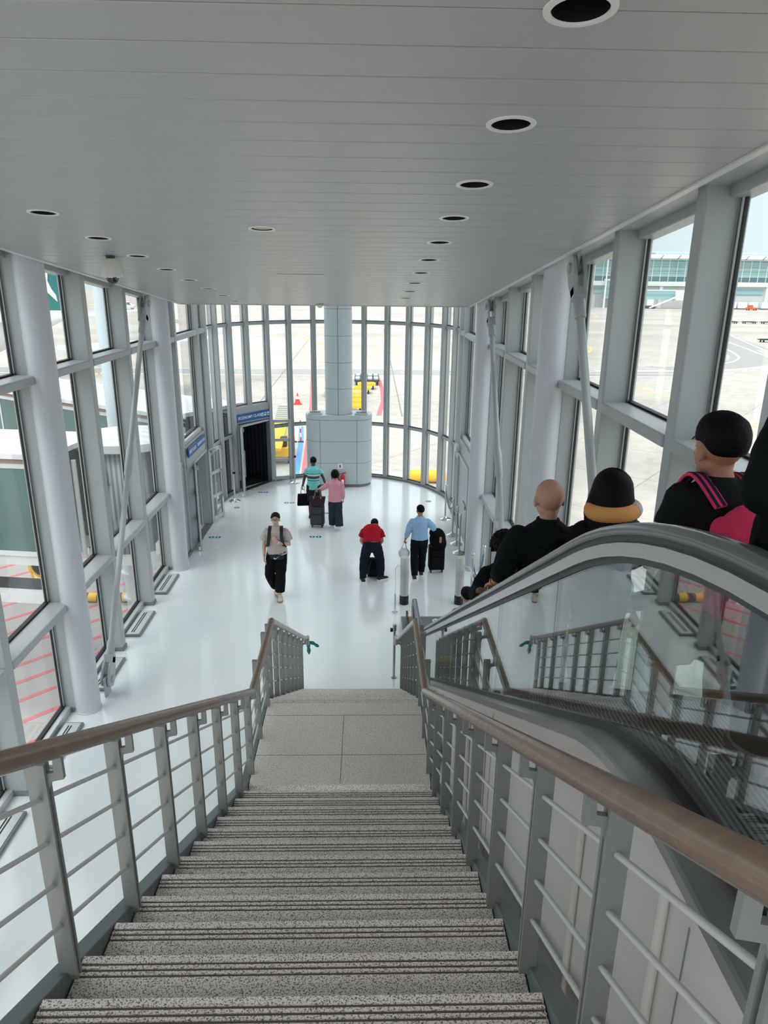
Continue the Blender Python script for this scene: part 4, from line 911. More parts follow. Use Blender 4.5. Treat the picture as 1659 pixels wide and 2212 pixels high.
# ------------------------------------------------------------------ jetways outside the two doors
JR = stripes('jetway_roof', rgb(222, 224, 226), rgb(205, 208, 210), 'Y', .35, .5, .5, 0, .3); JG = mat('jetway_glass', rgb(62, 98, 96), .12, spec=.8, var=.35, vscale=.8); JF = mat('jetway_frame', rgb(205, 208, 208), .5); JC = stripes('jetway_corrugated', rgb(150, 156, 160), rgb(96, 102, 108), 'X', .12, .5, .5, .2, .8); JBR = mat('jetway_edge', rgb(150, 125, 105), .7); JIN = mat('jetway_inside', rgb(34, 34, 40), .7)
def tunnel(t, a, d, n, L, wd, z0, z1, bays=4, pre=''):
    """a = near corner of the front face, d = along, n = away from the viewer"""
    a, d, n = V(a[0], a[1], 0), V(d[0], d[1], 0).normalized(), V(n[0], n[1], 0).normalized(); c = a+d*L/2+n*wd/2
    MB().obox((c.x, c.y, z0+.12), d*L/2, n*wd/2, V(0, 0, .12)).build('tunnel_floor', JF, t)
    MB().obox((c.x, c.y, z1-.06), d*(L/2+.1), n*(wd/2+.12), V(0, 0, .06)).build('tunnel_roof', JR, t)
    for q, o in ((a, -1), (a+n*wd, 1)):
        e = q+d*L/2
        MB().obox((e.x, e.y, z1-.19), d*L/2, n*.05, V(0, 0, .05)).build('roof_edge', JBR, t)
        MB().obox((e.x, e.y, (z0+z1)/2), d*(L/2-.02), n*.012, V(0, 0, (z1-z0)/2-.3)).build('side_glass', JG, t)
        f = MB(); f.obox((e.x, e.y, z1-.3), d*L/2, n*.035, V(0, 0, .06)); f.obox((e.x, e.y, z0+.3), d*L/2, n*.035, V(0, 0, .06))
        for k in range(bays+1): p = q+d*(.04+(L-.08)*k/bays); f.obox((p.x, p.y, (z0+z1)/2), d*.04, n*.035, V(0, 0, (z1-z0)/2-.2))
        f.build('side_frame', JF, t)
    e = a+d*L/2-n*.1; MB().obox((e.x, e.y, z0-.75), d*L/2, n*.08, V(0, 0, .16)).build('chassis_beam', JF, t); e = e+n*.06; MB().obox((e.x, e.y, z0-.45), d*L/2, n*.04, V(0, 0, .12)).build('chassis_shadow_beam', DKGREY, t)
j1 = thing('jetway', (-6.5, 18, GZ), 'nearer jetway with teal glass sides joined to the first class door', 'jetway')
MB().box(-5.3, -4.46, 17.15, 18.75, 2.2, 2.5).build('link_roof', JR, j1); MB().box(-5.4, -4.46, 17.1, 18.8, -.3, -.01).build('link_floor', JF, j1)
for y in (17.1, 18.74): MB().box(-5.3, -4.46, y, y+.05, 0, 2.2).build('link_wall', JC, j1)
n = 36; vs = []; fs = []
cxj, cyj, rj = -6.25, 18.3, 1.1
for z in (-.35, 2.35):
    for j in range(n+1): a = radians(45+270*j/n); vs.append((cxj+rj*cos(a), cyj+rj*sin(a), z))
for j in range(n): fs.append((j, j+1, n+2+j, n+1+j))
o = MB().add(vs, fs).build('corrugated_drum', JC, j1, smooth=50); so = o.modifiers.new('thick', 'SOLIDIFY'); so.thickness = .03
MB().lathe([(1.3, 2.35), (1.32, 2.55), (.2, 2.75)], (cxj, cyj, 0), 36).build('drum_roof', JR, j1); MB().lathe([(1.25, -.6), (1.25, -.35)], (cxj, cyj, 0), 36).build('drum_floor', JF, j1); MB().lathe([(.32, GZ), (.32, -.6)], (cxj, cyj, 0), 24).build('support_column', JF, j1, smooth=40)
tunnel(j1, (-7.25, 15.75), (-1, .13), (.13, 1), 9, 2.3, -.1, 2.65, 5)
MB().cyl((-7.0, 16.6, -.2), (-7.0, 16.6, 2.3), .06, 12).build('drain_pipe', JF, j1, smooth=40)
j2 = thing('jetway', (-9, 24, GZ), 'farther jetway with white roof joined to the economy class door', 'jetway')
dn = V(-.83, .557); tunnel(j2, (-5.75, 20.95), dn, (.557, .83), 11, 2.7, -.1, 2.6, 6)
# inner walls of the covered link behind the economy door
q0, q1 = ja-nj*.0, jb; out = V(-.83, .557, 0)
for q in (ja+V(-.05, -.05, 0), jb+V(.05, .1, 0)):
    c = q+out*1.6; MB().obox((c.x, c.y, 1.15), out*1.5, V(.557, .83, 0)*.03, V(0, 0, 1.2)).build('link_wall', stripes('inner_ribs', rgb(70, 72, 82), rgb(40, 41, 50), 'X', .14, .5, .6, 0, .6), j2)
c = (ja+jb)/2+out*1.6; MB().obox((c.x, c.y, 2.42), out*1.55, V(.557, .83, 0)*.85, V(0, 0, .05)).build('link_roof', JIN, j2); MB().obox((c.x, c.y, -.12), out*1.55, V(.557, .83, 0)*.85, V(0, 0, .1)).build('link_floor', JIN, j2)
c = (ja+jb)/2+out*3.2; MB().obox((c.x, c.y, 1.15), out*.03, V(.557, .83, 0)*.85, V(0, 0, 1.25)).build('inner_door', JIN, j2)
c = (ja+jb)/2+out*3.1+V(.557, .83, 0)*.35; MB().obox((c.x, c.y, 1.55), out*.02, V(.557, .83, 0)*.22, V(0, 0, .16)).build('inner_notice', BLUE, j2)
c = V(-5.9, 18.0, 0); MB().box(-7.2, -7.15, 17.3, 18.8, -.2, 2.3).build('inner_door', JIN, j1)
t = thing('apron_mast', (-7.35, 20.75, GZ), 'thick pale blue white mast outside the left windows between the jetways', 'mast'); MB().lathe([(.25, GZ), (.25, 12)], (-7.35, 20.75, 0), 28).build('pole', mat('mast_paint', rgb(214, 226, 234), .35), t, smooth=40)
for z in (-3.2, -2.35): MB().lathe([(.34, z), (.34, z+.06)], (-7.35, 20.75, 0), 28).build('flange', MT['mast_paint'], t)
t = thing('bumper_rail', (-9.3, 23.4, GZ), 'yellow and black banded bumper tube lying on the apron by the left windows', 'bumper')
for k in range(12): x = -11.4+k*.3; MB().cyl((x, 23.35, GZ+.18), (x+.3, 23.35, GZ+.18), .16, 16).build('band', YE if k % 2 else TYRE, t, smooth=40)
t = thing('hose_reel', (-11.9, 24.6, GZ), 'yellow hose reel cart standing on the red striped apron', 'hose reel'); m = MB()
m.tube([(-11.9+.55*cos(a), 24.6, GZ+.95+.55*sin(a)) for a in [radians(20*i) for i in range(18)]], .06, 8, closed=True); m.build('ring', YE, t, smooth=50); MB().cyl((-11.9, 24.4, GZ+.95), (-11.9, 24.8, GZ+.95), .4, 20).build('drum', TYRE, t, smooth=40)
MB().box(-12.5, -11.4, 24.3, 24.9, GZ+.12, GZ+.3).build('frame', YE, t); MB().bar((-12.4, 24.6, GZ+.3), (-12.6, 24.6, GZ+1.5), .06, .06).build('handle', YE, t)
# ------------------------------------------------------------------ people
def skin(n, c): return mat('skin_'+n, rgb(*c), .5, spec=.35, bump=.1, bscale=90, var=.06, vscale=12)
def cloth(n, c, var=.1, bump=.6, sc=14): return mat('cloth_'+n, rgb(*c), .85, spec=.15, bump=bump, bscale=sc, var=var, vscale=9)
HAIR = mat('hair_black', rgb(12, 10, 10), .6, spec=.12, bump=.5, bscale=70); HAIRB = mat('hair_brown', rgb(38, 29, 24), .6, spec=.12, bump=.5, bscale=70)
EYEW = mat('eye_white', rgb(225, 222, 218), .3); EYED = mat('eye_dark', rgb(30, 22, 18), .2); LIP = mat('lip', rgb(165, 98, 88), .5); BROW = mat('brow', rgb(40, 30, 26), .8)
def lerp(a, b, t): return a+(b-a)*t
class Person:
    def __init__(s, name, loc, rz, H, skinm, lab, J=None, head=(0, 0), fat=1.0, vox=.007, headk=1.0):
        k = H/1.75; s.k = k; s.fat = fat; s.vox = vox
        D = dict(hip=(0, 0, .93), spine=(0, 0, 1.12), chest=(0, 0, 1.31), neck=(0, -.005, 1.475), head=(0, .018, 1.612),
                 shL=(-.168, -.01, 1.385), elL=(-.215, -.03, 1.13), wrL=(-.235, .04, .90), shR=(.168, -.01, 1.385), elR=(.215, -.03, 1.13), wrR=(.235, .04, .90),
                 hpL=(-.09, 0, .91), knL=(-.10, .02, .50), anL=(-.10, -.03, .09), hpR=(.09, 0, .91), knR=(.10, .02, .50), anR=(.10, -.03, .09),
                 toL=(-.03, 1, 0), toR=(.03, 1, 0))
        for a, b in (J or {}).items(): D[a] = b
        s.hd = {q: D.pop(q, None) for q in ('hdL', 'hdR')}; s.nm = {q: D.pop(q, None) for q in ('hnL', 'hnR')}; s.curl = {q: D.pop(q, .5) for q in ('cuL', 'cuR')}
        s.J = {a: (Vector(b)*k if a not in ('toL', 'toR') else Vector(b).normalized()) for a, b in D.items()}
        s.root = thing('person', loc, lab, 'person', rz=rz); s.skinm = skinm; s.hr = Euler((radians(head[1]), 0, radians(head[0]))).to_matrix(); s.hs = k**.5*headk*1.07
        s.body()
    # spine position, side axis and depth axis for a nominal height z
    def sp(s, z):
        ks = [(.93, 'hip'), (1.12, 'spine'), (1.31, 'chest'), (1.475, 'neck'), (1.63, 'head')]; J = s.J
        if z <= .93: d = (J['spine']-J['hip']).normalized(); p = J['hip']+d*(z-.93)*s.k
        else:
            for (a, n), (b, m_) in zip(ks, ks[1:]):
                if z <= b or m_ == 'head': p = J[n].lerp(J[m_], (z-a)/(b-a)); d = (J[m_]-J[n]).normalized(); break
        if z > .93:   # smooth tangent
            e = .08; 
            if not hasattr(s, '_in'): 
                s._in = True; p0 = s.sp(z-e)[0]; p1 = s.sp(min(z+e, 1.6))[0]; del s._in; d = (p1-p0).normalized()
        sh = (J['shR']-J['shL']); hp = (J['hpR']-J['hpL']); t = max(0, min(1, (z-.93)/.45)); x = hp.normalized().lerp(sh.normalized(), t); x = (x-d*x.dot(d)).normalized(); y = d.cross(x)
        return p, x, y
    def ring(s, m, z, rx, ry, oy=0):
        p, x, y = s.sp(z); k = s.k; return [p+x*(rx*k*cos(a))+y*(ry*k*sin(a)+oy*k) for a in [2*pi*i/20 for i in range(20)]]
    def loft(s, m, rows):
        n = 20; vs = []; 
        for r in rows: vs += s.ring(m, *r)
        fs = [(i*n+j, i*n+(j+1) % n, (i+1)*n+(j+1) % n, (i+1)*n+j) for i in range(len(rows)-1) for j in range(n)]
        fs += [tuple(reversed(range(n))), tuple(range((len(rows)-1)*n, len(rows)*n))]; m.add(vs, fs)
    def limb(s, m, pts, rs, cap=True, n=12):
        P_ = [pts[0]]; R_ = [rs[0]]
        for i in range(1, len(pts)):
            for q in (.34, .67, 1): P_.append(pts[i-1].lerp(pts[i], q)); R_.append(lerp(rs[i-1], rs[i], q))
        m.tube(P_, [r*s.k for r in R_], n)
        if cap:
            m.sphere(P_[0], R_[0]*s.k, nu=12, nv=8); m.sphere(P_[-1], R_[-1]*s.k, nu=12, nv=8)
        for p, r in zip(pts[1:-1], rs[1:-1]): m.sphere(p, r*s.k*.99, nu=12, nv=8)
    def remesh(s, m, name, mt, vox, sm=3, par=None, disp=0):
        o = m.build(name, mt, par or s.root, local=True, smooth=True); r = o.modifiers.new('remesh', 'REMESH'); r.mode = 'VOXEL'; r.voxel_size = vox; r.use_smooth_shade = True
        q = o.modifiers.new('smooth', 'SMOOTH'); q.iterations = sm; q.factor = .5
        if disp:
            tx = bpy.data.textures.get('folds') or bpy.data.textures.new('folds', 'CLOUDS'); tx.noise_scale = .075; tx.noise_depth = 2
            d = o.modifiers.new('folds', 'DISPLACE'); d.texture = tx; d.strength = disp; d.mid_level = .5; d.texture_coords = 'LOCAL'
        return o
    def hp_(s, v):   # head local point (metres from the head centre)
        return s.J['head']+s.hr @ (Vector(v)*s.hs)
    def hsph(s, m, c, r, nu=16, nv=12):
        b = MB(); b.sphere(c, r[0], r[1], r[2], nu, nv); m.add([s.hp_(v) for v in b.v], b.f)
    def hand(s, m, side):
        w_ = s.J['wr'+side]; el = s.J['el'+side]; d = (Vector(s.hd['hd'+side]).normalized() if s.hd['hd'+side] else (w_-el).normalized())
        nrm = Vector(s.nm['hn'+side]) if s.nm['hn'+side] else Vector((1 if side == 'L' else -1, 0, 0)); nrm = (nrm-d*nrm.dot(d)).normalized()   # palm faces nrm
        sd = d.cross(nrm)*(1 if side == 'L' else -1); k = s.k*1.0; c = s.curl['cu'+side]
        # sd points to the thumb side
        if sd.y < -.2 and not s.nm['hn'+side]: sd = -sd
        b = MB(); p0 = w_; p1 = w_+d*.085*k
        for t in (0, .33, .66, 1): 
            q = p0.lerp(p1, t)
            for o in (-.026, -.009, .009, .026): b.sphere(q+sd*o*k*(.7+.3*t), .0145*k, nu=8, nv=6)
        m.add(b.v, b.f)
        for i, (o, L) in enumerate(((.028, .068), (.0095, .076), (-.0095, .070), (-.028, .054))):
            a = p1+sd*o*k; d1 = (d*cos(c*.9)+nrm*sin(c*.9)); d2 = (d*cos(c*2.0)+nrm*sin(c*2.0)); d3 = (d*cos(c*2.8)+nrm*sin(c*2.8))
            q = [a-d*.02*k, a+d1*L*.42*k, a+d1*L*.42*k+d2*L*.33*k, a+d1*L*.42*k+d2*L*.33*k+d3*L*.27*k]
            m.tube(q, [.0092*k, .0088*k, .0082*k, .0072*k], 8); m.sphere(q[-1], .0072*k, nu=8, nv=6); m.sphere(q[1], .0088*k, nu=8, nv=6); m.sphere(q[2], .0083*k, nu=8, nv=6)
        a = w_+d*.022*k+sd*.026*k; t1 = (d*.75+sd*.6+nrm*.25*c).normalized(); t2 = (d*.85+sd*.12+nrm*.5*c).normalized()
        m.tube([a-sd*.012*k, a+t1*.034*k, a+t1*.034*k+t2*.03*k], [.0125*k, .0105*k, .0088*k], 8); m.sphere(a+t1*.034*k+t2*.03*k, .0088*k, nu=8, nv=6)
    def body(s):
        m = MB(); J = s.J; f = s.fat
        s.loft(m, [(.83, .12*f, .085*f), (.87, .158*f, .108*f), (.93, .168*f, .115*f), (1.02, .150*f, .105*f), (1.12, .138*f, .10*f), (1.22, .150*f, .108*f), (1.31, .165*f, .115*f), (1.37, .150*f, .100*f), (1.42, .118, .082), (1.45, .084, .070), (1.48, .062, .064), (1.53, .054, .058), (1.585, .052, .057)])
        for S in 'LR':
            s.limb(m, [J['sh'+S], J['sh'+S].lerp(J['el'+S], .45), J['el'+S], J['el'+S].lerp(J['wr'+S], .3), J['wr'+S]], [.040*f, .044*f, .038*f, .040*f, .0265])
            s.limb(m, [J['hp'+S], J['hp'+S].lerp(J['kn'+S], .35), J['kn'+S], J['kn'+S].lerp(J['an'+S], .32), J['an'+S]], [.088*f, .082*f, .054*f, .056*f, .032])
            s.hand(m, S)
            a = J['an'+S]; t = J['to'+S]; s.limb(m, [a+V(0, 0, -.02)*s.k-t*.03*s.k, a+V(0, 0, -.045)*s.k+t*.10*s.k, a+V(0, 0, -.055)*s.k+t*.17*s.k], [.027, .026, .018])
        # head: cranium, face, jaw, nose, ears
        s.hsph(m, (0, -.012, .035), (.076, .094, .088)); s.hsph(m, (0, .022, -.015), (.062, .068, .085)); s.hsph(m, (0, .040, -.075), (.036, .038, .034)); s.hsph(m, (0, .0, -.04), (.060, .06, .055))
        b = MB(); b.tube([(0, .088, .02), (0, .106, -.012), (0, .108, -.022)], [.009, .014, .015], 10); b.sphere((0, .106, -.022), .015, .013, .011, 10, 7); b.sphere((0, .082, -.052), .024, .014, .012, 10, 7)
        for q in (-1, 1): b.sphere((q*.078, -.005, .0), .010, .020, .032, 10, 8)
        b.sphere((0, .074, .045), .05, .018, .014, 12, 8); m.add([s.hp_(v) for v in b.v], b.f)
        s.limb(m, [J['neck']-V(0, 0, .02), s.hp_((0, -.02, -.05))], [.056, .054])
        s.bodyo = s.remesh(m, 'body', s.skinm, s.vox, 2)
    def face(s):
        for q, n in ((-1, 'eye'), (1, 'eye')):
            m = MB(); s.hsph(m, (q*.030, .0765, .022), (.0125, .008, .0085), 12, 8); e = m.build(n, EYEW, s.root, local=True, smooth=True)
            m = MB(); s.hsph(m, (q*.030, .084, .021), (.0058, .0025, .0058), 10, 6); m.build('iris', EYED, e, local=True, smooth=True)
            m = MB(); b = MB(); b.tube([(q*.014, .095, .042), (q*.030, .095, .047), (q*.047, .083, .042)], [.003, .0042, .0025], 6); m.add([s.hp_(v) for v in b.v], b.f); m.build('eyebrow', BROW, s.root, local=True, smooth=True)
        m = MB(); s.hsph(m, (0, .094, -.052), (.020, .006, .0065), 12, 8); m.build('lips', LIP, s.root, local=True, smooth=True)
    def hair(s, kind='short', mt=None, thick=1.0):
        mt = mt or HAIR; n = 56; rows = 16; C = (0, -.012, .035); R = (.080, .098, .093)
        def reach(a):   # a: 0 = back, pi = front
            f = (1-cos(a))/2; 
            if kind == 'short': return lerp(1.28, .60, f**2.2)-(.18*math.exp(-((abs(a-pi/2)-0)/.35)**2) if a < pi else .18*math.exp(-((abs(a-1.5*pi))/.35)**2)), 0
            if kind == 'buzz': return lerp(1.2, .5, f), 0
            if kind == 'bob': return lerp(1.0, .62, f**4), lerp(.085, 0, min(1, f*1.25)**3)
            if kind == 'long': return lerp(1.0, .62, f**5), lerp(.30, .0, min(1, f*1.15)**6)
            if kind == 'curly': return lerp(1.30, .62, f**2), 0
        th = {'short': .012, 'bob': .024, 'long': .026, 'curly': .035, 'buzz': .004}[kind]*thick; rng = random.Random(hash(kind) % 97 if False else len(kind))
        outer = []; inner = []
        for j in range(n):
            a = 2*pi*j/n; e, drop = reach(a); co, ci = [], []
            for i in range(rows+1):
                t = i/rows; tot = e*.15+drop; u_ = t*tot; arc_l = e*.15
                if u_ <= arc_l or drop == 0: ph = min(t*tot/.15, e)*pi/2; dz = 0; flare = 1
                else: ph = e*pi/2; dz = u_-arc_l; flare = 1+min(dz, .14)*(2.2 if kind == 'long' else .35)
                w2 = 1+.012*sin(j*2.9+i*.4)+(.05*rng.random() if kind == 'curly' else .008*rng.random())
                taper = (.35+.65*min(1, (1-t)*4)) if kind != 'short' else (.12+.88*min(1, (1-t)*1.8))
                for lst, dd in ((co, th*taper), (ci, -.006)):
                    sx_, sy_, sz_ = (R[0]+dd)*w2, (R[1]+dd)*w2, (R[2]+dd)*w2
                    lst.append((C[0]+sx_*sin(ph)*sin(a)*flare, C[1]-sy_*sin(ph)*cos(a)*(flare if cos(a) > 0 else 1), C[2]+sz_*cos(ph)-dz))
            outer.append(co); inner.append(ci)
        vs = [p for c in outer for p in c]+[p for c in inner for p in c]; q = rows+1; N = n*q; fs = []
        for j in range(n):
            k2 = (j+1) % n
            for i in range(rows):
                fs.append((j*q+i, j*q+i+1, k2*q+i+1, k2*q+i)); fs.append((N+j*q+i, N+k2*q+i, N+k2*q+i+1, N+j*q+i+1))
            fs.append((j*q+rows, N+j*q+rows, N+k2*q+rows, k2*q+rows))
        m = MB().add([s.hp_(v) for v in vs], fs)
        if kind == 'curly':
            for _ in range(260):
                a = rng.random()*2*pi; e, _d = reach(a); ph = rng.random()*e*pi/2*1.02; r = .028; p = (C[0]+(R[0]+.03)*sin(ph)*sin(a), C[1]-(R[1]+.03)*sin(ph)*cos(a), C[2]+(R[2]+.03)*cos(ph)); b = MB(); b.sphere(p, .011+.009*rng.random(), nu=6, nv=5); m.add([s.hp_(v) for v in b.v], b.f)
        if kind == 'short' and thick == 1.5:   # fringe locks
            for _ in range(70):
                a = rng.uniform(.62, 1.38)*pi; e, _d = reach(a); ph = e*pi/2; p = Vector((C[0]+(R[0]+.008)*sin(ph)*sin(a), C[1]-(R[1]+.008)*sin(ph)*cos(a), C[2]+(R[2]+.008)*cos(ph))); b = MB(); b.tube([p+V(0, -.03, .02), p+V(rng.uniform(-.006, .006), -.002, .004), p+V(rng.uniform(-.012, .012), -.001, -.012)], [.009, .008, .002], 6); m.add([s.hp_(v) for v in b.v], b.f)
        o = m.build('hair', mt, s.root, local=True, smooth=True); return o
    def top(s, mt, hem=.86, sleeve=.42, ease=.022, name='shirt', loose=0, sl_r=.018, collar=True, folds=.012, flare=.0):
        m = MB(); J = s.J; f = s.fat; e = ease
        rows = [(hem, (.165+flare)*f+e+loose, (.118+flare)*f+e+loose)]
        if hem < .93: rows.append((.95, .166*f+e+loose, .118*f+e+loose))
        rows += [(z, a*f+e+loose*.8, b*f+e+loose*.8) for z, a, b in ((1.06, .150, .110), (1.16, .148, .108), (1.26, .160, .115), (1.35, .165, .115), (1.39, .158, .106)) if z > hem+.03]
        rows += [(1.425, .138+e*.5, .094+e*.6), (1.455, .100+e*.4, .080+e*.5), (1.488, .064+e*.25, .066+e*.25)]
        s.loft(m, rows)
        for S in 'LR':
            sh, el, wr = J['sh'+S], J['el'+S], J['wr'+S]
            if sleeve <= 1: end = sh.lerp(el, sleeve*1.0); s.limb(m, [sh, sh.lerp(end, .5), end], [.056*f+e*.5, .056*f+e*.6+sl_r*.5, .056*f+e*.6+sl_r], cap=False); m.sphere(sh+V(0, 0, -.012)*s.k, (.052*f+e*.5)*s.k, nu=14, nv=9)
            else:
                end = el.lerp(wr, min(sleeve-1, 1)); s.limb(m, [sh, sh.lerp(el, .5), el, el.lerp(end, .5), end], [.056*f+e*.5, .053*f+e*.6+sl_r*.5, .047*f+e*.5+sl_r*.6, .044*f+e*.5+sl_r*.4, .036+e*.4], cap=False); m.sphere(sh+V(0, 0, -.012)*s.k, (.052*f+e*.5)*s.k, nu=14, nv=9)
        o = s.remesh(m, name, mt, .010, 6, disp=folds*1.5*s.k)
        if collar:
            b = MB(); p, x, y = s.sp(1.49); pts = [p+x*(.066*s.k*cos(a))+y*(.068*s.k*sin(a)) for a in [2*pi*i/20 for i in range(20)]]; b.tube(pts, .013*s.k, 8, closed=True); b.build('collar', mt, s.root, local=True, smooth=True)
        return o
    def pants(s, mt, end=.95, ease=.016, wide=0, waist=.99, name='trousers', folds=.014):
        m = MB(); J = s.J; f = s.fat; e = ease
        s.loft(m, [(.785, .105*f+e, .075*f+e), (.83, .15*f+e, .105*f+e), (.88, .166*f+e, .116*f+e), (.93, .172*f+e, .12*f+e), (waist, .158*f+e, .112*f+e)])
        for S in 'LR':
            h, kn, an = J['hp'+S], J['kn'+S], J['an'+S]
            if end > .5: E_ = kn.lerp(an, (end-.5)*2); s.limb(m, [h, h.lerp(kn, .4), kn, kn.lerp(E_, .45), E_], [.092*f+e, .086*f+e+wide*.4, .062*f+e+wide*.8, .060*f+e+wide, .046+e+wide*1.15], cap=False); m.sphere(h, (.092*f+e)*s.k, nu=12, nv=8)
            else: E_ = h.lerp(kn, end*2); s.limb(m, [h, h.lerp(E_, .5), E_], [.094*f+e, .090*f+e+wide*.5, .084*f+e+wide], cap=False); m.sphere(h, (.094*f+e)*s.k, nu=12, nv=8)
        return s.remesh(m, name, mt, .010, 5, disp=folds*1.4*s.k)
    def shoes(s, mt, solem, stripe=None):
        k = s.k
        for S in 'LR':
            a = s.J['an'+S]; t = s.J['to'+S].copy(); t.z = 0; t.normalize(); sd = V(t.y, -t.x, 0); z0 = a.z-.09*k
            def F(x, y, z): return a*1+t*y*k+sd*x*k+V(0, 0, z0-a.z+z*k)
            m = MB(); rows = [(-.09, .032, .095), (-.065, .043, .115), (-.01, .046, .118), (.05, .047, .088), (.11, .052, .068), (.16, .046, .055), (.195, .022, .036)]; n = 14; vs = []; fs = []
            for y, rx, h in rows:
                for i in range(n): an_ = 2*pi*i/n; vs.append(F(rx*cos(an_), y, .022+max(0, sin(an_))*(h-.012)+min(0, sin(an_))*.008))
            for r in range(len(rows)-1):
                for i in range(n): fs.append((r*n+i, (r+1)*n+i, (r+1)*n+(i+1) % n, r*n+(i+1) % n))
            fs += [tuple(range(n)), tuple(reversed(range(len(vs)-n, len(vs))))]
            m.add(vs, fs); sh = m.build('shoe', mt, s.root, local=True, smooth=50)
            pl = [F(x, y, 0) for x, y in ((-.038, -.085), (0, -.106), (.038, -.085), (.048, 0), (.056, .11), (.048, .17), (.0, .215), (-.048, .17), (-.056, .11), (-.048, 0))]; N = len(pl)
            m = MB().add(pl+[p+V(0, 0, .032*k) for p in pl], [tuple(reversed(range(N))), tuple(range(N, 2*N))]+[(i, (i+1) % N, N+(i+1) % N, N+i) for i in range(N)]); m.build('sole', solem, sh, local=True)
            if stripe:
                b = MB()
                for q in (.03, .055, .08):
                    for w2 in (-1, 1): b.bar(F(w2*.043, q, .03), F(w2*.030, q-.02, .075), .012*k, .008*k)
                b.build('shoe_stripe', stripe, sh, local=True)
def held(name, P_, lab, cat, at_=None, group=None):   # a separate thing carried by / beside a person, in that person's frame
    return thing(name, tuple(P_.root.location), lab, cat, group, rz=P_.root.rotation_euler.z)
def suitcase(loc, rz, w_, d_, h, mt, lab, soft=True):
    t = thing('suitcase', loc, lab, 'suitcase', rz=rz); o = [MB().box(-w_/2, w_/2, -d_/2, d_/2, .07, h).build('shell', mt, t, bevel=.03, seg=4, local=True)]
    MB().box(-w_/2+.03, w_/2-.03, -d_/2-.025, -d_/2+.005, .12, h*.62).build('front_pocket', mt, t, bevel=.015, local=True); MB().box(-w_/2+.04, w_/2-.04, -d_/2-.018, -d_/2+.005, h*.66, h-.07).build('upper_pocket', mt, t, bevel=.012, local=True)
    for i in (-1, 1):
        for j in (-1, 1):
            MB().cyl((i*(w_/2-.05)-.013, j*(d_/2-.04), .027), (i*(w_/2-.05)+.013, j*(d_/2-.04), .027), .027, 14).build('wheel', TYRE, t, local=True, smooth=40); MB().box(i*(w_/2-.05)-.02, i*(w_/2-.05)+.02, j*(d_/2-.04)-.02, j*(d_/2-.04)+.02, .045, .085).build('wheel_mount', BLACK, t, local=True)
    m = MB(); m.tube([(-w_*.2, d_*.35, h-.01), (-w_*.2, d_*.35, h+.38), (w_*.2, d_*.35, h+.38), (w_*.2, d_*.35, h-.01)], .009, 8); m.build('trolley_handle', STEEL, t, local=True, smooth=50)
    MB().tube([(-.07, 0, h), (-.06, 0, h+.03), (.06, 0, h+.03), (.07, 0, h)], .01, 8).build('top_grip', BLACK, t, local=True, smooth=50); return t
def tote(loc, rz, w0, w1, h, d_, mt, hm, lab, hh=.22, tag_=None):
    t = thing('tote_bag', loc, lab, 'bag', rz=rz); 
    vs = [(-w0/2, -d_/2, 0), (w0/2, -d_/2, 0), (w0/2, d_/2, 0), (-w0/2, d_/2, 0), (-w1/2, -d_/3, h), (w1/2, -d_/3, h), (w1/2, d_/3, h), (-w1/2, d_/3, h)]
    MB().add(vs, [(0,3,2,1),(4,5,6,7),(0,1,5,4),(1,2,6,5),(2,3,7,6),(3,0,4,7)]).build('bag_body', mt, t, bevel=.02, seg=3, local=True)
    for y in (-d_/3, d_/3): MB().tube([(-w1*.22, y, h-.03), (-w1*.13, y*.5, h+hh*.7), (0, 0, h+hh), (w1*.13, y*.5, h+hh*.7), (w1*.22, y, h-.03)], .007, 8).build('strap', hm, t, local=True, smooth=50)
    if tag_: 
        for x in (-.22, .22): MB().box(x*w1-.012, x*w1+.012, -d_/3-.008, -d_/3+.002, h-.05, h+.01).build('strap_tab', tag_, t, local=True)
    return t
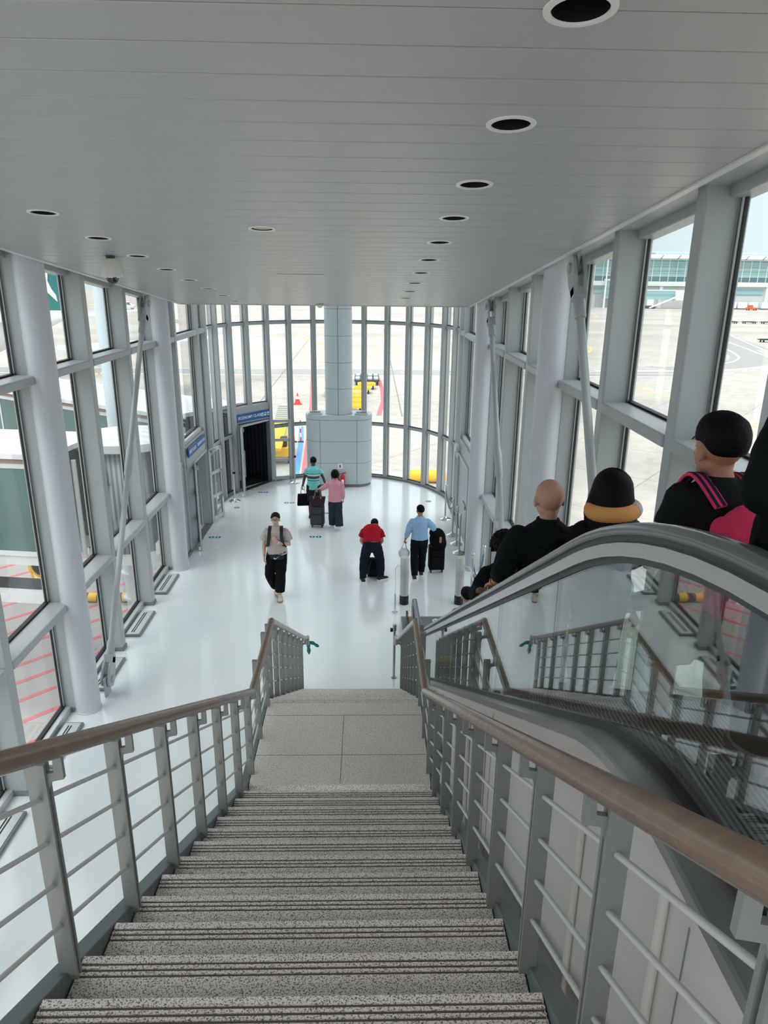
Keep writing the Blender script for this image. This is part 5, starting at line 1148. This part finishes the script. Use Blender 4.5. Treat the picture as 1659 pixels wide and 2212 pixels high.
def backpack(t, c, sz, mt, strapm, J, k, trim=None, sides='LR', front=True):
    """bag behind the torso of a person facing +y; c centre, sz (w,d,h)"""
    x, y, z = c; w_, d_, h = sz
    MB().sphere((x, y, z), w_/2, d_/2, h/2, 20, 14).build('bag_body', mt, t, local=True, smooth=True).scale = (1, 1, 1)
    MB().box(x-w_*.40, x+w_*.40, y-d_*.36, y+d_*.40, z-h*.44, z+h*.36).build('main_compartment', mt, t, bevel=min(w_, d_)*.22, seg=5, local=True, smooth=50)
    MB().box(x-w_*.30, x+w_*.30, y-d_*.60, y-d_*.25, z-h*.40, z+h*.0).build('front_pocket', mt, t, bevel=.03, seg=4, local=True, smooth=50)
    if trim: MB().box(x-.018, x+.018, y-d_*.63, y-d_*.58, z-h*.30, z-h*.02).build('trim_strap', trim, t, local=True)
    for S in sides:
        q = -1 if S == 'L' else 1; sh = J['sh'+S]; a = V(x+q*w_*.25, y+d_*.40, z+h*.40); b = V(x+q*w_*.38, y+d_*.4, z-h*.38)
        pts = [a, V(sh.x*.62, sh.y-.03*k, sh.z+.085*k), V(sh.x*.66, sh.y+.08*k, sh.z+.06*k), V(sh.x*.72, sh.y+.165*k, sh.z-.08*k), V(sh.x*.85, sh.y+.16*k, sh.z-.22*k), V(sh.x*1.0, sh.y+.03*k, sh.z-.32*k), b]
        m = MB(); n = len(pts)
        C = []
        for i in range(n-1):
            p0, p1, p2, p3 = pts[max(i-1, 0)], pts[i], pts[i+1], pts[min(i+2, n-1)]
            for u_ in range(5): T = u_/5; C.append(.5*((2*p1)+(p2-p0)*T+(2*p0-5*p1+4*p2-p3)*T*T+(3*p1-3*p2+p3-p0)*T**3))
        C.append(pts[-1]); ww = .032*k; vs = []; fs = []
        for i, p in enumerate(C):
            d = (C[min(i+1, len(C)-1)]-C[max(i-1, 0)]).normalized(); X = V(1, 0, 0)-d*d.x; X.normalize(); N_ = d.cross(X)
            for dx, dn in ((-1, -1), (1, -1), (1, 1), (-1, 1)): vs.append(p+X*ww*dx+N_*.007*dn)
        for i in range(len(C)-1):
            for j in range(4): fs.append((i*4+j, i*4+(j+1) % 4, (i+1)*4+(j+1) % 4, (i+1)*4+j))
        fs += [(3, 2, 1, 0), tuple(len(vs)-4+j for j in range(4))]
        sp_ = m.add(vs, fs).build('shoulder_strap', strapm, t, local=True, bevel=.004)
        if trim:
            m = MB(); vs = []; fs = []
            for off_ in (-.5, .5):
                base = len(vs)
                for i, p in enumerate(C):
                    d = (C[min(i+1, len(C)-1)]-C[max(i-1, 0)]).normalized(); X = V(1, 0, 0)-d*d.x; X.normalize(); N_ = d.cross(X)
                    for dx, dn in ((-1, -1), (1, -1), (1, 1), (-1, 1)): vs.append(p+X*(ww*off_+.006*dx)+N_*.010*dn)
                for i in range(len(C)-1):
                    for j in range(4): fs.append((base+i*4+j, base+i*4+(j+1) % 4, base+(i+1)*4+(j+1) % 4, base+(i+1)*4+j))
            m.add(vs, fs).build('strap_piping', trim, sp_, local=True)
SK1 = skin('light', (205, 165, 145)); SK2 = skin('tan', (170, 120, 95)); SK3 = skin('brown', (96, 66, 52)); SK4 = skin('asian', (190, 145, 118)); SK5 = skin('bald', (176, 132, 112))
SOLEW = mat('sole_white', rgb(225, 222, 216), .6); SOLED = mat('sole_dark', rgb(60, 52, 45), .7)
# 1 walking man in beige tee
p = Person('walker', (-1.88, 13.9, 0), pi, 1.88, SK1, 'person in a beige t-shirt and black trousers walking toward the stairs, hand at the chest', dict(
    elR=(.245, -.03, 1.13), wrR=(.24, .07, .89), shL=(-.172, -.01, 1.385), elL=(-.25, .05, 1.13), wrL=(-.03, .20, 1.225), hdL=(.50, .10, .85), hnL=(.35, -.9, .1), cuL=.75, cuR=.45,
    hip=(-.01, 0, .93), knL=(-.07, .10, .50), anL=(-.045, .12, .09), knR=(.15, .05, .50), anR=(.05, -.14, .11), toR=(-.25, 1, 0), toL=(-.12, 1, 0)), head=(0, 4))
p.face(); p.hair('short', HAIRB, 1.5); TEE = cloth('beige', (186, 172, 168), .05); BLK = cloth('black', (14, 15, 18), .1); p.top(TEE, .915, .72, .03, sl_r=.035, loose=.006, name='t_shirt', folds=.02, collar=False)
p.pants(BLK, .92, .022, .022); p.shoes(mat('shoe_cream', rgb(205, 196, 178), .6), mat('sole_gum', rgb(150, 128, 100), .6), BLACK)
GLF = mat('glasses_black', rgb(12, 12, 13), .3); m = MB()
for q in (-1, 1):
    b = MB(); b.tube([(q*.031+.022*cos(a), .103-.006*abs(cos(a)), .020+.015*sin(a)) for a in [2*pi*i/16 for i in range(16)]], .0022, 6, closed=True); b.tube([(q*.053, .098, .024), (q*.075, .05, .024), (q*.079, 0, .018)], .002, 6); m.add([p.hp_(v) for v in b.v], b.f)
b = MB(); b.tube([(-.010, .104, .024), (.010, .104, .024)], .002, 6); m.add([p.hp_(v) for v in b.v], b.f); m.build('glasses', GLF, p.root, local=True, smooth=True)
k = p.k; wr = p.J['wrL']; dd = (p.J['wrL']-p.J['elL']).normalized(); m = MB(); c = wr-dd*.03; m.tube([c-dd*.008, c+dd*.008], .034*k, 18); wt = m.build('watch', mat('watch_white', rgb(225, 225, 225), .4), p.root, local=True, smooth=40)
t = held('waist_bag', p, 'dark green waist bag with white emblem worn over black trousers of the walking man', 'bag'); m = MB()
pts = [V(.19*k*cos(a), .15*k*sin(a), .945*k+.03*k*cos(a)*-1) for a in [2*pi*i/24 for i in range(24)]]; m.tube(pts, .014, 8, closed=True); m.build('belt', mat('bag_dark_green', rgb(22, 30, 28), .8), t, local=True, smooth=True)
MB().sphere((-.02, .165*k, .90*k), .15, .035, .055, 20, 12).build('pouch', MT['bag_dark_green'], t, local=True, smooth=True)
MB().prism([(.045, .895*k), (.02, .872*k), (-.015, .885*k), (-.075, .935*k), (-.02, .897*k), (.015, .887*k), (.028, .905*k)], .165*k+.028, .165*k+.040, 'Y').build('emblem', SIGNW, t, local=True)
t = held('backpack', p, 'black backpack on the back of the walking man in the beige t-shirt', 'backpack'); backpack(t, (0, -.21, 1.27), (.30, .16, .46), BLACK, BLACK, p.J, p.k)
t = held('paper_slip', p, 'small white folded paper in the hand of the walking man', 'paper'); w_ = p.J['wrR']; MB().box(w_.x-.045, w_.x-.038, w_.y+.0, w_.y+.07, w_.z-.17, w_.z-.07).build('sheet', SIGNW, t, local=True)
# 2 striped shirt man
def striped():
    m = bpy.data.materials.new('cloth_striped'); m.use_nodes = True; t = m.node_tree; b = t.nodes['Principled BSDF']; co = t.nodes.new('ShaderNodeTexCoord'); s_ = t.nodes.new('ShaderNodeSeparateXYZ'); r = t.nodes.new('ShaderNodeValToRGB'); r.color_ramp.interpolation = 'CONSTANT'
    mr = t.nodes.new('ShaderNodeMapRange'); mr.inputs['From Min'].default_value = .8; mr.inputs['From Max'].default_value = 1.6
    A = rgb(128, 214, 216); B = rgb(66, 76, 78); C = rgb(196, 236, 238); e = r.color_ramp.elements
    st = [(0, A), (.375, B), (.395, A), (.45, B), (.54, C), (.61, B), (.63, A)]; e[0].position = 0; e[0].color = A; e[1].position = .99; e[1].color = A
    for q, c in st[1:]: x = e.new(q); x.color = c
    t.links.new(co.outputs['Object'], s_.inputs[0]); t.links.new(s_.outputs['Z'], mr.inputs['Value']); t.links.new(mr.outputs[0], r.inputs[0]); t.links.new(r.outputs[0], b.inputs['Base Color']); b.inputs['Roughness'].default_value = .85; return m
p = Person('striped', (-1.50, 19.25, 0), 0, 1.76, SK3, 'person in a turquoise striped polo shirt seen from behind carrying a black bag', dict(shL=(-.172, 0, 1.39), elL=(-.25, -.02, 1.14), wrL=(-.30, .0, .93), elR=(.27, .0, 1.17), wrR=(.33, .06, .96), knR=(.10, .08, .5), anL=(-.1, -.12, .09)), head=(28, 0))
p.face(); p.hair('short', HAIR, .7); p.top(striped(), .83, .52, .022, sl_r=.022, name='polo_shirt'); p.pants(cloth('charcoal', (40, 44, 48)), .5, .02, .02, name='shorts'); p.shoes(BLACK, SOLEW)
tote((-1.80, 19.22, .36), .12, .34, .30, .34, .14, cloth('bag_black', (16, 15, 16), .1, .2), BLACK, 'black tote bag hanging from the left hand of the striped shirt person', .30)
# 3 pink shirt woman
p = Person('pink', (-.85, 18.3, 0), 0, 1.62, SK4, 'person in a pink shirt and wide navy trousers pushing the grey suitcase', dict(shL=(-.16, 0, 1.38), elL=(-.33, .06, 1.22), wrL=(-.50, .20, 1.12), hnL=(0, .2, -1), cuL=.9, elR=(.22, -.02, 1.13), wrR=(.235, .03, .90), knL=(-.09, .05, .5), anL=(-.08, .05, .09), knR=(.09, -.02, .5), anR=(.12, -.18, .11)))
p.face(); p.hair('bob', HAIR, 1.15); p.top(cloth('pink_shirt', (222, 158, 172), .05), .84, 1.88, .028, loose=.012, name='shirt', folds=.02); p.pants(cloth('navy', (48, 54, 66)), .99, .018, .045); p.shoes(mat('shoe_white', rgb(225, 226, 226), .6), SOLEW)
CHAR = cloth('suitcase_grey', (72, 72, 76), .08, .2, 60); suitcase((-1.345, 18.42, 0), -.12, .37, .24, .60, CHAR, 'dark grey cabin suitcase with four wheels carrying the brown tote')
tote((-1.33, 18.36, .615), -.10, .34, .44, .27, .15, cloth('tote_brown', (58, 48, 46), .1, .15), mat('strap_brown', rgb(110, 80, 70), .5), 'dark brown tote with tan tabs sitting on top of the grey suitcase', .24, mat('tan_leather', rgb(190, 135, 85), .5))
# 4 bending man in red
p = Person('red', (.12, 14.72, 0), 0, 1.74, SK4, 'person in a red shirt and dark jeans bending forward over a black backpack', dict(hip=(0, -.02, .86), spine=(0, .09, 1.03), chest=(0, .26, 1.12), neck=(0, .41, 1.10), head=(.06, .57, 1.15), shL=(-.18, .36, 1.09), elL=(-.24, .36, .84), wrL=(-.12, .42, .64), shR=(.18, .36, 1.09), elR=(.23, .34, .84), wrR=(.06, .42, .62), hpL=(-.10, -.02, .84), hpR=(.10, -.02, .84), knL=(-.18, .06, .48), anL=(-.20, -.04, .09), knR=(.19, .08, .48), anR=(.20, .06, .09), toL=(-.25, 1, 0), toR=(.95, .5, 0)), head=(0, -40), fat=1.12)
p.hair('short', HAIR, .8); REDC = cloth('red', (176, 22, 44), .05, .3); p.top(REDC, 1.0, .62, .026, sl_r=.02, name='polo_shirt', collar=False, folds=.016); p.pants(cloth('jeans', (22, 29, 42)), 1.0, .018, .012, waist=.985, name='jeans'); p.shoes(mat('shoe_dark', rgb(26, 30, 36), .7), SOLEW)
t = thing('backpack', (.16, 15.0, 0), 'black backpack standing on the floor between the feet of the bending red shirt person', 'backpack'); BB = cloth('backpack_black', (24, 26, 27), .1, .3)
MB().box(-.15, .15, -.09, .11, .0, .44).build('bag_body', BB, t, bevel=.06, seg=5, local=True, smooth=50); MB().box(-.11, .11, -.13, -.08, .04, .26).build('front_pocket', BB, t, bevel=.03, seg=4, local=True, smooth=50)
for q in (-1, 1): MB().tube([(q*.05, -.10, .42), (q*.10, -.16, .30), (q*.11, -.15, .12), (q*.13, -.10, .03)], .016, 8).build('shoulder_strap', BLACK, t, local=True, smooth=50)
# 5 blue shirt man
p = Person('blue', (1.19, 14.95, 0), 0, 1.72, SK2, 'person in a light blue shirt and black trousers beside a black suitcase', dict(shL=(-.175, 0, 1.385), elL=(-.26, -.02, 1.15), wrL=(-.32, .03, .93), hnL=(1, 0, 0), elR=(.31, -.03, 1.22), wrR=(.33, .18, 1.12), hnR=(0, 0, -1), cuL=1.0, knL=(-.11, .0, .5), anL=(-.10, -.12, .09), knR=(.08, .08, .5), anR=(.07, .12, .09)), fat=1.06, head=(18, 0))
p.face(); p.hair('short', HAIR, .9); p.top(cloth('blue_shirt', (150, 186, 220), .04), .95, 1.78, .022, loose=.004, name='shirt', folds=.016); p.pants(cloth('black_trousers', (18, 17, 22)), 1.0, .016, .012); p.shoes(mat('shoe_dark2', rgb(40, 44, 50), .7), SOLEW)
t = thing('plastic_bag', (.85, 14.98, .44), 'white plastic bag hanging from the left hand of the light blue shirt person', 'bag'); PB = mat('plastic_white', rgb(226, 230, 234), .3, bump=1, bscale=22)
MB().sphere((.0, 0, .13), .13, .09, .13, 16, 10).build('bag_body', PB, t, local=True, smooth=True); MB().tube([(-.06, 0, .22), (0, 0, .46), (.06, 0, .22)], .014, 8).build('handle_loop', PB, t, local=True, smooth=50)
sc_ = suitcase((1.62, 15.3, 0), .05, .36, .26, .64, cloth('suitcase_black', (18, 18, 20), .1, .2, 60), 'black rolling suitcase at the right hand of the light blue shirt person')
t = thing('garment_bag', (1.62, 15.15, .56), 'black bag with a tan luggage tag draped over the black suitcase', 'bag'); m = MB(); m.sphere((0, .02, .28), .19, .12, .27, 18, 12); m.sphere((-.08, .0, .45), .12, .10, .12, 14, 10); m.sphere((.10, .02, .18), .11, .12, .18, 14, 10)
o = m.build('bag_body', cloth('bag_black', (0, 0, 0)), t, local=True, smooth=True); r = o.modifiers.new('remesh', 'REMESH'); r.mode = 'VOXEL'; r.voxel_size = .012; q = o.modifiers.new('smooth', 'SMOOTH'); q.iterations = 4
MB().box(.03, .08, -.115, -.105, .24, .38).build('luggage_tag', mat('tan_leather', (0,)*4), t, local=True, bevel=.004)
# 6..12 riders on the escalator
def rider(y): 
    b = [z for yy, z in step_tops if yy <= y < yy+.4]; return b[0] if b else 5.07
y = 9.55; p = Person('cap', (1.49, y, rider(y)), 0, 1.62, SK4, 'person in a black cap near the foot of the escalator, only the head showing')
p.hair('buzz', HAIR); p.top(cloth('check_shirt', (120, 122, 126), .5), .9, .5, name='shirt'); p.pants(BLK); p.shoes(BLACK, SOLEW)
m = MB(); b = MB(); n = 24; vs = []
b.lathe([(.090, .045), (.094, .055), (.092, .10), (.075, .138), (.03, .152)], (0, 0, 0), 24); b.v = [(x, yy*1.16-.012, z) for x, yy, z in b.v]; m.add([p.hp_(v) for v in b.v], b.f); cp = m.build('cap', cloth('cap_black', (16, 16, 18), .1, .1), p.root, local=True, smooth=60)
m = MB(); b = MB(); b.prism([(-.07, .06), (-.055, .13), (0, .165), (.055, .13), (.07, .06)], .048, .056, 'Z'); m.add([p.hp_(v) for v in b.v], b.f); m.build('cap_visor', MT['cloth_cap_black'], cp, local=True, smooth=40)
y = 5.35; z = rider(y); p = Person('curly', (1.12, y, z), 0, 1.45, SK3, 'person with short curly dark hair in black on the escalator below the bald man', dict(elL=(-.30, -.20, 1.22), wrL=(-.29, -.42, 1.37), hnL=(0, 0, -1), hdL=(0, -.86, .5), cuL=.7))
p.hair('curly', HAIR); p.top(BLK, .88, 1.7, .022); p.pants(BLK); p.shoes(BLACK, SOLED)
y = 4.38; z = rider(y); p = Person('bald', (1.19, y, z), 0, 1.72, SK5, 'bald person in a black shirt holding the left escalator handrail', dict(shL=(-.19, 0, 1.385), elL=(-.30, -.06, 1.13), wrL=(-.31, .13, .965), hnL=(0, 0, -1), hdL=(-.02, .85, -.5), cuL=.8, shR=(.19, 0, 1.385), neck=(0, .0, 1.47), head=(0, .02, 1.605)), fat=1.12, headk=1.13, head=(6, -6))
p.top(cloth('black_shirt', (13, 17, 19), .15), .88, 1.35, .026, sl_r=.02, name='shirt'); p.pants(BLK); p.shoes(BLACK, SOLED); m = MB(); wr = p.J['wrL']; dd = (wr-p.J['elL']).normalized(); m.tube([wr-dd*.045, wr-dd*.03], .040, 16); m.build('bracelet', mat('gold', rgb(200, 160, 90), .25, 1), p.root, local=True, smooth=40)
y = 4.2; z = rider(y); p = Person('neck', (1.53, y, z), 0, 1.57, SK4, 'person with long straight black hair in black wearing an orange neck pillow', dict(shL=(-.17, 0, 1.375), elL=(-.25, .0, 1.14), wrL=(-.22, .15, .98), elR=(.24, .02, 1.15), wrR=(.2, .18, 1.0)), fat=1.1, headk=1.05)
p.hair('long', HAIR, 1.35); p.top(cloth('black_top', (12, 12, 14), .1), .86, 1.8, .028); p.pants(BLK); p.shoes(BLACK, SOLED)
t = held('neck_pillow', p, 'orange and grey horseshoe neck pillow round the neck of the long haired person', 'pillow'); m = MB(); k = p.k; hc = p.J['neck']
pts = [hc+V(.125*cos(a), .11*sin(a)-.035, .045+.012*cos(a)) for a in [radians(-215+250*i/18) for i in range(19)]]; m.tube(pts, [.04]+[.052]*17+[.04], 16); m.sphere(pts[0], .04, nu=12, nv=8); m.sphere(pts[-1], .04, nu=12, nv=8)
PIL = mat('pillow_orange', rgb(214, 146, 84), .7, bump=.1); m.build('cushion', PIL, t, local=True, smooth=True); m = MB(); m.tube([pts[12]*.5+pts[13]*.5, pts[13], pts[14]], 0.0535, 16); m.build('grey_patch', mat('pillow_grey', rgb(165, 168, 178), .7), t, local=True, smooth=50)
y = 4.95; z = rider(y); p = Person('blue2', (1.74, y, z), 0, 1.46, SK4, 'person in a crumpled light blue jacket holding the right escalator handrail, seen through the glass', dict(elR=(.25, -.12, 1.15), wrR=(.27, -.30, 1.03), hnR=(0, 0, -1), cuR=.7))
p.hair('bob', HAIR); p.top(cloth('blue_jacket', (130, 185, 205), .2, 1.0, 20), .84, 1.85, .04, loose=.01, name='jacket', folds=.04); p.pants(cloth('grey_trousers', (90, 92, 98))); p.shoes(BLACK, SOLEW)
y = 2.76; z = rider(y); p = Person('teen', (1.44, y, z), 0, 1.50, SK2, 'person in a black t-shirt and khaki shorts wearing a pink backpack on the escalator', dict(shL=(-.172, 0, 1.395), elL=(-.215, -.03, 1.14), wrL=(-.225, .12, 1.02), shR=(.172, 0, 1.395), elR=(.27, -.04, 1.14), head=(-.015, .03, 1.59), hpL=(-.11, 0, .91), hpR=(.11, 0, .91), knL=(-.13, .03, .5), anL=(-.13, -.02, .09), knR=(.15, .02, .5), anR=(.16, 0, .09), toL=(-.7, .7, 0)), head=(14, -6), fat=1.08, headk=1.12)
p.face(); p.hair('short', HAIR, 2.0); p.top(cloth('black_tee', (22, 26, 28), .15), .86, .62, .024, sl_r=.018, name='t_shirt', collar=False); p.pants(cloth('khaki', (112, 106, 82), .1), .46, .03, .03, name='shorts'); p.shoes(mat('shoe_grey_green', rgb(150, 160, 150), .6), mat('sole_dark_green', rgb(60, 70, 64), .6), mat('lace_red', rgb(150, 60, 60), .6))
t = held('backpack', p, 'bright pink backpack with navy piping on the back of the black t-shirt teenager', 'backpack'); PK = cloth('pink_bag', (226, 62, 102), .08, .3); NV = cloth('navy_trim', (22, 34, 66), .05, .1); backpack(t, (.04, -.24, .98), (.36, .24, .50), PK, PK, p.J, p.k, NV)
y = 1.78; z = 5.072; p = Person('blackcoat', (1.25, y, z), 0, 1.36, SK2, 'person in black at the right edge of the frame, only the arm and trousers showing', dict(shL=(-.18, 0, 1.37), elL=(-.29, -.08, 1.13), wrL=(-.20, .14, 1.05), shR=(.18, 0, 1.37)), fat=1.15)
p.hair('long', HAIR, 1.4); p.top(cloth('black_coat', (10, 14, 14), .1), .80, 1.8, .04, loose=.02, name='coat'); p.pants(cloth('dark_pattern', (30, 30, 33)), .98, .02, .04); p.shoes(mat('shoe_pink_swirl', rgb(150, 118, 128), .6, var=.6, vscale=40), SOLED)
